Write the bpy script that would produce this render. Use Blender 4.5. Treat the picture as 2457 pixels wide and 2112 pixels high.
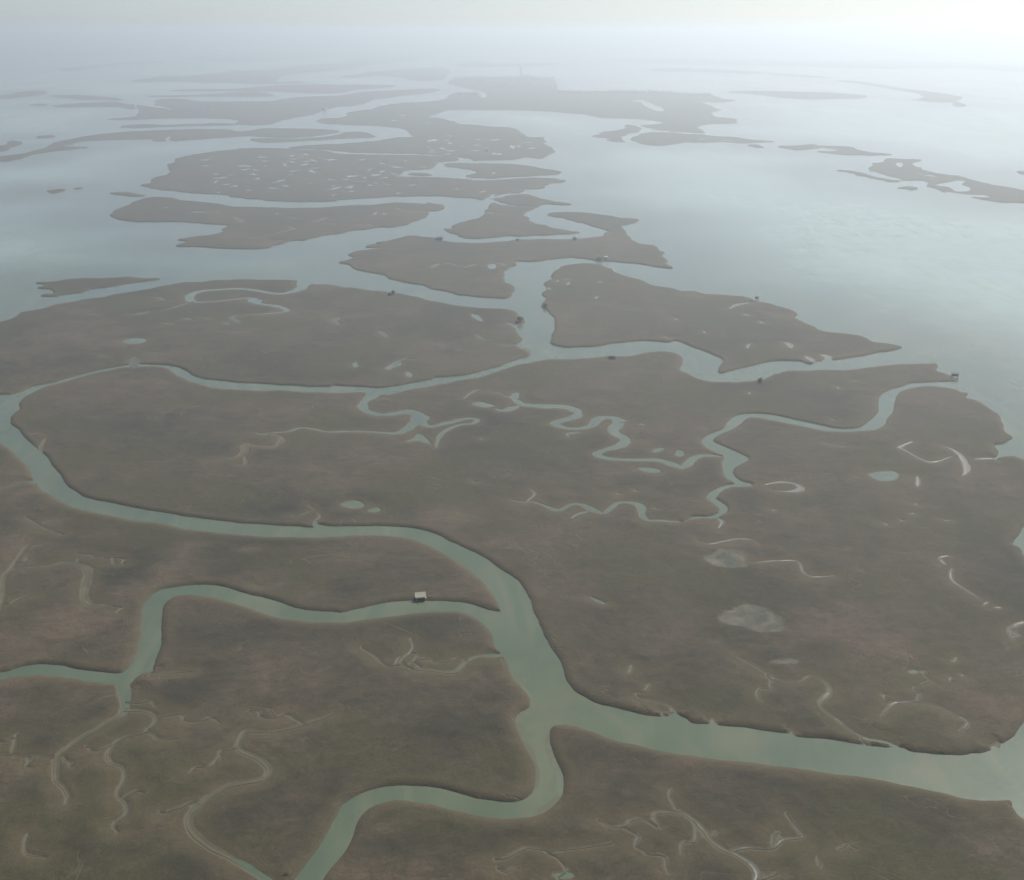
import bpy, bmesh, math, random
import numpy as np
from mathutils import Vector, Matrix, kdtree, noise
from mathutils.geometry import delaunay_2d_cdt

for o in list(bpy.data.objects):
    bpy.data.objects.remove(o)
scene = bpy.context.scene
COL = scene.collection
R = math.radians

# ------------------------------------------------------------------ camera
CAM_H = 240.0                      # metres above the lagoon
PW, PH, PF = 2457.0, 2112.0, 2634.0
HORIZON = 78.0
PITCH = math.atan((PH / 2 - HORIZON) / PF)
cam_data = bpy.data.cameras.new('camera')
cam = bpy.data.objects.new('camera', cam_data)
COL.objects.link(cam)
cam.location = (0, 0, CAM_H)
cam.rotation_euler = (math.pi / 2 - PITCH, 0, 0)
cam_data.sensor_fit = 'HORIZONTAL'
cam_data.sensor_width = 36.0
cam_data.lens = 36.0 * PF / PW
cam_data.clip_start = 1.0
cam_data.clip_end = 120000.0
scene.camera = cam

# ------------------------------------------------------------------ sky, sun, exposure
SUN_AZ, SUN_EL = 35.0, 46.0        # degrees to the right of the view, above the horizon
world = bpy.data.worlds.new('World')
scene.world = world
world.use_nodes = True
wn = world.node_tree.nodes
wl = world.node_tree.links
wn.clear()
sky = wn.new('ShaderNodeTexSky')
sky.sky_type = 'NISHITA'
sky.sun_disc = False
sky.sun_elevation = R(SUN_EL)
sky.sun_rotation = R(SUN_AZ)
sky.altitude = 0
sky.air_density = 0.58
sky.dust_density = 0.7
sky.ozone_density = 1.0
bg = wn.new('ShaderNodeBackground')
bg.inputs['Strength'].default_value = 0.060
wo = wn.new('ShaderNodeOutputWorld')
wl.new(sky.outputs[0], bg.inputs[0])
wl.new(bg.outputs[0], wo.inputs[0])

sd = bpy.data.lights.new('sun', 'SUN')
sd.energy = 4.8
sd.angle = R(0.6)
sd.color = (1.0, 0.95, 0.88)
sun = bpy.data.objects.new('sun', sd)
COL.objects.link(sun)
sdir = Vector((math.sin(R(SUN_AZ)) * math.cos(R(SUN_EL)), math.cos(R(SUN_AZ)) * math.cos(R(SUN_EL)), math.sin(R(SUN_EL))))
sun.rotation_euler = sdir.to_track_quat('Z', 'Y').to_euler()

scene.cycles.max_bounces = 4
scene.cycles.diffuse_bounces = 2
scene.cycles.glossy_bounces = 2
scene.view_settings.view_transform = 'Standard'
scene.view_settings.look = 'None'
scene.view_settings.exposure = 0.76
scene.view_settings.gamma = 1.0
scene.view_settings.use_curve_mapping = False

HAZE_DENSITY = 3.1e-4
HAZE_COLOR = (0.86, 0.955, 1.0)
HAZE_G = 0.62
HAZE_TOP = 275.0
EXTENT = 40000.0

# ------------------------------------------------------------------ helpers
TILE = 820.0 / 2072.0
ORG = {'A': (0, 180), 'B': (820, 180), 'C': (1637, 180), 'T': (0, 0), 'U': (820, 0), 'V': (1637, 0),
       'D': (0, 440), 'E': (820, 440), 'F': (1637, 440), 'G': (0, 900), 'H': (820, 900), 'I': (1637, 900),
       'J': (0, 1460), 'K': (820, 1460), 'L': (1637, 1460)}
SP, CP = math.sin(PITCH), math.cos(PITCH)

def ground(px, py, z=0.0):
    """survey point (plan sheet pixel) to metres on the lagoon plane"""
    py = max(py, 97.0)
    u = (px - PW / 2) / PF
    v = (PH / 2 - py) / PF
    dx, dy, dz = u, CP + v * SP, -SP + v * CP
    t = (z - CAM_H) / dz
    return (dx * t, dy * t)

def parse(s):
    """'A x,y[,w] x,y B x,y' -> list of sheet points (with widths)"""
    out = []
    org = None
    w = 20.0
    for t in s.split():
        if t in ORG:
            org = ORG[t]
            continue
        v = [float(q) for q in t.split(',')]
        if len(v) > 2:
            w = v[2]
        out.append((org[0] + v[0] * TILE, org[1] + v[1] * TILE, w * TILE))
    return out

def smooth(pts, step, closed):
    """Catmull-Rom through the points, sampled about every `step` sheet pixels"""
    n = len(pts)
    out = []
    rng = range(n if closed else n - 1)
    for i in rng:
        p0 = pts[(i - 1) % n] if closed or i > 0 else pts[i]
        p1, p2 = pts[i], pts[(i + 1) % n]
        p3 = pts[(i + 2) % n] if closed or i + 2 < n else pts[i + 1]
        L = math.hypot(p2[0] - p1[0], p2[1] - p1[1])
        k = max(1, min(40, int(L / step)))
        for j in range(k):
            t = j / k
            out.append(tuple(0.5 * (2 * b + (c - a) * t + (2 * a - 5 * b + 4 * c - d) * t * t + (3 * b - a - 3 * c + d) * t ** 3)
                             for a, b, c, d in zip(p0, p1, p2, p3)))
    if not closed:
        out.append(pts[-1])
    return out

def rough(p, amp):
    """natural raggedness of a shoreline point, in metres"""
    x, y = p
    dx = dy = 0.0
    for s, a in ((2.5, .10), (7, .28), (21, .75 if amp < 2 else 1.7), (60, 1.5)):
        q = Vector((x / s, y / s, s))
        dx += a * noise.noise(q)
        dy += a * noise.noise(q + Vector((31.7, 11.3, 5.1)))
    return (x + dx * amp, y + dy * amp)

def land_outline(s):
    pts = smooth(parse(s), 3.0, True)
    out = []
    for p in pts:
        g = ground(p[0], p[1])
        d = math.hypot(*g)
        q = rough(g, min(7.0, 0.8 + d / 600.0))
        if not out or math.hypot(q[0] - out[-1][0], q[1] - out[-1][1]) > 0.25:
            out.append(q)
    return out

def creek_line(s):
    """centre line (x, y, half width) of a creek in metres"""
    pts = smooth(parse(s), 3.0, False)
    c = []
    for p in pts:
        g = ground(p[0], p[1])
        d = math.sqrt(g[0] ** 2 + g[1] ** 2 + CAM_H ** 2)
        w = max(0.30, p[2] * d / PF * 0.5)
        q = rough(g, 0.8)
        w *= 1.0 + 0.45 * noise.noise(Vector((g[0] / 9, g[1] / 9, 3))) + 0.2 * noise.noise(Vector((g[0] / 3, g[1] / 3, 8)))
        if not c or math.hypot(q[0] - c[-1][0], q[1] - c[-1][1]) > max(0.4, w * 0.35):
            c.append((q[0], q[1], w))
    return c

def ribbon(c, grow=0.0):
    n = len(c)
    Ls, Rs = [], []
    for i in range(n):
        a, b = c[max(0, i - 1)], c[min(n - 1, i + 1)]
        tx, ty = b[0] - a[0], b[1] - a[1]
        l = math.hypot(tx, ty) or 1.0
        nx, ny = -ty / l, tx / l
        w = c[i][2] + grow
        Ls.append((c[i][0] + nx * w, c[i][1] + ny * w))
        Rs.append((c[i][0] - nx * w, c[i][1] - ny * w))
    return Ls, Rs

def taper(c, start, end):
    n = len(c)
    k = max(2, min(12, n // 3))
    out = []
    for i, (x, y, w) in enumerate(c):
        f = 1.0
        if start:
            f = min(f, 0.12 + 0.88 * min(1, i / k) ** .8)
        if end:
            f = min(f, 0.12 + 0.88 * min(1, (n - 1 - i) / k) ** .8)
        out.append((x, y, max(0.12, w * f)))
    return out

def pond_outline(s):
    pts = smooth(parse(s), 3.0, True)
    return [rough(ground(p[0], p[1]), 1.0) for p in pts]

def pool_outline(tile, x, y, rx, ry, n=20):
    ox, oy = ORG[tile]
    out = []
    ph = random.random() * 6.28
    for i in range(n):
        a = i / n * 2 * math.pi
        k = 0.9 + 0.18 * math.sin(3 * a + ph) + 0.15 * math.sin(5 * a + 2 * ph) + 0.3 * (random.random() - .5)
        out.append(ground(ox + (x + 1.3 * rx * k * math.cos(a)) * TILE, oy + (y + (.62 * ry * math.sin(a) + .35 * ry * math.sin(2.2 * math.cos(a) + ph)) * k) * TILE))
    return out

def winding(poly, P):
    """nonzero winding test of points P (n,2) against poly, with bounding box culling"""
    poly = np.asarray(poly)
    res = np.zeros(len(P), bool)
    mn, mx = poly.min(0), poly.max(0)
    idx = np.nonzero((P[:, 0] >= mn[0]) & (P[:, 0] <= mx[0]) & (P[:, 1] >= mn[1]) & (P[:, 1] <= mx[1]))[0]
    if not len(idx):
        return res
    a, b = poly, np.roll(poly, -1, 0)
    for c0 in range(0, len(idx), 4000):
        I = idx[c0:c0 + 4000]
        X, Y = P[I, 0][:, None], P[I, 1][:, None]
        cr = (b[:, 0] - a[:, 0]) * (Y - a[:, 1]) - (X - a[:, 0]) * (b[:, 1] - a[:, 1])
        up = (a[:, 1] <= Y) & (b[:, 1] > Y) & (cr > 0)
        dn = (a[:, 1] > Y) & (b[:, 1] <= Y) & (cr < 0)
        res[I] = (up.sum(1) - dn.sum(1)) != 0
    return res

def tag(o, label=None, cat=None, group=None, kind=None):
    if label: o['label'] = label
    if cat: o['category'] = cat
    if group: o['group'] = group
    if kind: o['kind'] = kind
    return o

def link(name, me, mat, parent=None):
    o = bpy.data.objects.new(name, me)
    if mat is not None and not len(me.materials):
        me.materials.append(mat)
    COL.objects.link(o)
    if parent is not None:
        o.parent = parent
    return o

def empty(name, loc, rz=0.0):
    o = bpy.data.objects.new(name, None)
    o.location = loc
    o.rotation_euler = (0, 0, rz)
    o.empty_display_size = 1.0
    COL.objects.link(o)
    return o

class MB:
    """collects boxes, bars, prisms and quads into one mesh"""
    def __init__(self):
        self.v, self.f = [], []
    def add(self, v, f):
        n = len(self.v)
        self.v += [tuple(q) for q in v]
        self.f += [tuple(i + n for i in q) for q in f]
        return self
    def box(self, x0, x1, y0, y1, z0, z1):
        return self.add([(x0, y0, z0), (x1, y0, z0), (x1, y1, z0), (x0, y1, z0), (x0, y0, z1), (x1, y0, z1), (x1, y1, z1), (x0, y1, z1)],
                        [(3, 2, 1, 0), (4, 5, 6, 7), (0, 1, 5, 4), (1, 2, 6, 5), (2, 3, 7, 6), (3, 0, 4, 7)])
    def rod(self, a, b, r0, r1=None, n=8):
        r1 = r0 if r1 is None else r1
        a, b = Vector(a), Vector(b)
        q = (b - a).to_track_quat('Z', 'Y')
        vs = []
        for p, r in ((a, r0), (b, r1)):
            for i in range(n):
                t = 2 * math.pi * i / n
                vs.append(p + q @ Vector((r * math.cos(t), r * math.sin(t), 0)))
        fs = [(i, (i + 1) % n, n + (i + 1) % n, n + i) for i in range(n)] + [tuple(range(n - 1, -1, -1)), tuple(range(n, 2 * n))]
        return self.add(vs, fs)
    def build(self, name, mat, parent=None):
        me = bpy.data.meshes.new(name)
        me.from_pydata(self.v, [], self.f)
        me.update()
        return link(name, me, mat, parent)

# ------------------------------------------------------------------ materials
class NT:
    def __init__(self, name):
        self.m = bpy.data.materials.new(name)
        self.m.use_nodes = True
        self.t = self.m.node_tree
        self.t.nodes.clear()
        self.out = self.t.nodes.new('ShaderNodeOutputMaterial')
    def n(self, typ, ins=None, **kw):
        o = self.t.nodes.new('ShaderNode' + typ)
        for k, v in kw.items():
            setattr(o, k, v)
        for k, v in (ins or {}).items():
            if isinstance(v, bpy.types.NodeSocket):
                self.t.links.new(v, o.inputs[k])
            else:
                o.inputs[k].default_value = v
        return o
    def noise(self, vec, scale, detail=4.0, rough=0.55, dist=0.0):
        return self.n('TexNoise', {'Vector': vec, 'Scale': scale, 'Detail': detail, 'Roughness': rough, 'Distortion': dist}).outputs['Fac']
    def ramp(self, fac, stops):
        r = self.n('ValToRGB', {'Fac': fac})
        e = r.color_ramp.elements
        while len(e) < len(stops):
            e.new(0.5)
        for i, (p, c) in enumerate(stops):
            e[i].position = p
            e[i].color = (*c, 1) if len(c) == 3 else c
        return r.outputs['Color']
    def mapr(self, v, a, b, c=0.0, d=1.0):
        return self.n('MapRange', {'Value': v, 'From Min': a, 'From Max': b, 'To Min': c, 'To Max': d}, interpolation_type='SMOOTHSTEP').outputs[0]
    def mix(self, f, a, b, blend='MIX'):
        o = self.n('Mix', data_type='RGBA', blend_type=blend)
        for i, v in ((0, f), (6, a), (7, b)):
            if isinstance(v, bpy.types.NodeSocket):
                self.t.links.new(v, o.inputs[i])
            else:
                o.inputs[i].default_value = (*v, 1) if isinstance(v, tuple) and len(v) == 3 else v
        return o.outputs[2]
    def math(self, op, a, b=0.0):
        return self.n('Math', {0: a, 1: b}, operation=op).outputs[0]
    def pos(self):
        return self.n('NewGeometry').outputs['Position']
    def attr(self, name):
        return self.n('Attribute', attribute_name=name, attribute_type='GEOMETRY').outputs['Fac']
    def bsdf(self, color, rough=0.8, normal=None, **kw):
        ins = {'Base Color': color if isinstance(color, bpy.types.NodeSocket) else (*color, 1), 'Roughness': rough}
        if normal is not None:
            ins['Normal'] = normal
        ins.update(kw)
        b = self.n('BsdfPrincipled', ins)
        self.t.links.new(b.outputs[0], self.out.inputs['Surface'])
        return self.m

def mat_marsh():
    k = NT('marsh_vegetation')
    P = k.pos()
    big = k.noise(P, 0.0085, 5, 0.58, 0.6)
    mid = k.noise(P, 0.035, 7, 0.68, 0.5)
    fine = k.noise(P, 0.22, 6, 0.75)
    grain = k.noise(P, 0.9, 4, 0.75)
    st = k.n('Mapping', {'Vector': P, 'Scale': (0.05, 0.13, 1), 'Rotation': (0, 0, 0.35)}).outputs[0]
    streak = k.noise(st, 1.0, 7, 0.72, 1.4)
    veg = k.attr('veg')
    f = k.math('ADD', k.math('MULTIPLY', big, 0.50), k.math('MULTIPLY', mid, 0.50))
    f = k.math('ADD', f, k.math('MULTIPLY', veg, 0.16))
    f = k.math('ADD', f, k.math('MULTIPLY', k.math('SUBTRACT', streak, 0.5), 0.42))
    c = k.ramp(f, [(0.27, (0.019, 0.0178, 0.0105)), (0.42, (0.028, 0.0245, 0.0145)), (0.52, (0.042, 0.0345, 0.021)),
                   (0.62, (0.058, 0.044, 0.029)), (0.76, (0.078, 0.062, 0.038))])
    # olive rush in places, then tussocks and stems
    c = k.mix(k.mapr(k.noise(P, 0.012, 4), 0.46, 0.62, 0, 0.70), c, (0.034, 0.032, 0.013))
    c = k.mix(0.65, c, k.ramp(fine, [(0.30, (0.65, 0.66, 0.65)), (0.5, (1, 1, 1)), (0.72, (1.35, 1.32, 1.25))]), 'MULTIPLY')
    c = k.mix(0.6, c, k.ramp(grain, [(0.32, (0.5, 0.5, 0.5)), (0.5, (1, 1, 1)), (0.7, (1.5, 1.45, 1.4))]), 'MULTIPLY')
    # thin drainage rills: narrow winding lines of bare mud
    rn = k.noise(P, 0.021, 3, 0.5, 1.6)
    rill = k.mapr(k.math('ABSOLUTE', k.math('SUBTRACT', rn, 0.5)), 0.0, 0.010, 1.0, 0.0)
    rmask = k.mapr(k.noise(P, 0.016, 2), 0.50, 0.60, 0.0, 1.0)
    rill = k.math('MULTIPLY', rill, rmask)
    c = k.mix(k.math('MULTIPLY', rill, 0.35), c, (0.085, 0.074, 0.050))
    # bare mud pans with ragged edges
    pd = k.math('ADD', k.attr('pan'), k.math('MULTIPLY', k.math('SUBTRACT', k.noise(P, 0.16, 6, 0.7), 0.5), 9.0))
    pf = k.mapr(pd, -0.8, 1.4)
    pc = k.ramp(k.noise(P, 0.10, 5, 0.65, 0.6), [(0.36, (0.044, 0.048, 0.038)), (0.5, (0.072, 0.070, 0.052)), (0.66, (0.112, 0.101, 0.071))])
    c = k.mix(k.math('MULTIPLY', pf, 0.9), c, pc)
    # levee of taller dry reeds along the water, bare mud on the bank itself
    d = k.attr('shore')
    dn = k.math('ADD', d, k.math('MULTIPLY', k.math('SUBTRACT', mid, 0.5), 9.0))
    c = k.mix(k.mapr(dn, 0.5, 8.0, 0.42, 0.0), c, (0.068, 0.054, 0.028))
    mud = k.mix(k.noise(P, 0.6, 4), (0.050, 0.043, 0.027), (0.074, 0.062, 0.041))
    mud = k.mix(k.attr('creek'), (0.056, 0.049, 0.033), mud)
    mf = k.mapr(k.math('ADD', d, k.math('MULTIPLY', k.math('SUBTRACT', fine, 0.5), 1.2)), 0.4, 1.2, 1.0, 0.0)
    c = k.mix(mf, c, mud)
    rg = k.mapr(k.math('MULTIPLY', mf, k.attr('creek')), 0, 1, 0.95, 0.75)
    hgt = k.math('ADD', k.math('MULTIPLY', fine, 0.9), k.math('MULTIPLY', grain, 0.30))
    hgt = k.math('ADD', hgt, k.math('MULTIPLY', mid, 1.2))
    hgt = k.math('SUBTRACT', hgt, k.math('MULTIPLY', rill, 0.45))
    bmp = k.n('Bump', {'Strength': 0.42, 'Distance': 1.0, 'Height': hgt}).outputs[0]
    return k.bsdf(c, rg, bmp, **{'Specular IOR Level': 0.25})

def mat_wet_mud(name, c0, c1, wet, scale, r0=0.5, r1=0.8):
    k = NT(name)
    P = k.pos()
    a = k.noise(P, scale, 6, 0.65, 0.8)
    b = k.noise(P, scale * 6, 4, 0.7)
    f = k.math('ADD', k.math('MULTIPLY', a, 0.7), k.math('MULTIPLY', b, 0.3))
    c = k.ramp(f, [(0.36, wet), (0.48, c0), (0.64, c1)])
    rg = k.mapr(f, 0.38, 0.55, r0, r1)
    bmp = k.n('Bump', {'Strength': 0.3, 'Distance': 0.3, 'Height': f}).outputs[0]
    return k.bsdf(c, rg, bmp, **{'Specular IOR Level': 0.2})

def mat_water():
    k = NT('lagoon_water')
    P = k.pos()
    a = k.noise(P, 0.0035, 4, 0.55, 0.8)
    b = k.noise(P, 0.03, 4, 0.55)
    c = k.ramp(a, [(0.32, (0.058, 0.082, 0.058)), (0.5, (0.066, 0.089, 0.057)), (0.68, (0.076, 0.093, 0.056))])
    c = k.mix(k.attr('open'), c, (0.190, 0.250, 0.212))  # paler offshore: sky reflection put into the base colour, along with milky shallows
    sl = k.n('Mapping', {'Vector': P, 'Scale': (0.03, 0.009, 1), 'Rotation': (0, 0, 0.9)}).outputs[0]
    silt = k.noise(sl, 1.0, 6, 0.6, 2.0)
    c = k.mix(k.mapr(silt, 0.45, 0.68, 0.0, 0.35), c, (0.125, 0.120, 0.078))
    c = k.mix(0.6, c, k.ramp(b, [(0.3, (0.8, 0.82, 0.82)), (0.7, (1.15, 1.12, 1.1))]), 'MULTIPLY')
    st = k.n('Mapping', {'Vector': P, 'Scale': (0.004, 0.0012, 1), 'Rotation': (0, 0, 1.2)}).outputs[0]
    rg = k.mapr(k.noise(st, 1.0, 5, 0.6, 1.0), 0.35, 0.65, 0.13, 0.19)
    h = k.noise(P, 0.5, 3, 0.6)
    bmp = k.n('Bump', {'Strength': 0.10, 'Distance': 0.3, 'Height': h}).outputs[0]
    return k.bsdf(c, rg, bmp, IOR=1.33)

def mat_simple(name, c0, c1, scale, rough=0.85, bump=0.2):
    k = NT(name)
    P = k.n('TexCoord').outputs['Object']
    f = k.noise(P, scale, 5, 0.65)
    c = k.ramp(f, [(0.3, c0), (0.7, c1)])
    b = k.n('Bump', {'Strength': bump, 'Distance': 0.1, 'Height': f}).outputs[0]
    return k.bsdf(c, rough, b)

def mat_leaf():
    k = NT('leaves')
    P = k.n('TexCoord').outputs['Object']
    c = k.ramp(k.noise(P, 1.2, 3), [(0.3, (0.050, 0.058, 0.034)), (0.7, (0.105, 0.112, 0.065))])
    return k.bsdf(c, 0.8)

M = {
    'marsh': mat_marsh(), 'water': mat_water(), 'leaf': mat_leaf(),
    'creekmud': mat_wet_mud('creek_mud', (0.056, 0.050, 0.028), (0.088, 0.076, 0.045), (0.044, 0.050, 0.031), 0.09),
    'palemud': mat_wet_mud('pale_creek_mud', (0.050, 0.055, 0.043), (0.064, 0.065, 0.051), (0.044, 0.053, 0.043), 0.05, 0.45, 0.6),
    'flat': mat_wet_mud('flat_mud', (0.062, 0.070, 0.042), (0.075, 0.072, 0.044), (0.062, 0.084, 0.054), 0.04),
    'timber': mat_simple('weathered_timber', (0.05, 0.045, 0.04), (0.11, 0.10, 0.085), 3.0),
    'cream': mat_simple('cream_boards', (0.52, 0.49, 0.37), (0.66, 0.62, 0.48), 2.0),
    'sheet': mat_simple('pale_roof_sheet', (0.20, 0.19, 0.13), (0.27, 0.26, 0.185), 1.5, 0.5),
    'dark': mat_simple('dark_opening', (0.02, 0.02, 0.02), (0.04, 0.04, 0.04), 2.0),
    'brick': mat_simple('old_brick', (0.24, 0.15, 0.11), (0.36, 0.24, 0.17), 0.6),
    'tile': mat_simple('clay_roof_tiles', (0.26, 0.12, 0.07), (0.38, 0.19, 0.12), 0.8),
    'plaster': mat_simple('pale_plaster', (0.55, 0.50, 0.44), (0.72, 0.68, 0.60), 0.4),
    'reed': mat_simple('reed_screen', (0.08, 0.075, 0.055), (0.14, 0.125, 0.085), 4.0),
    'bark': mat_simple('bark', (0.06, 0.05, 0.04), (0.12, 0.10, 0.08), 4.0),
}
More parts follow.
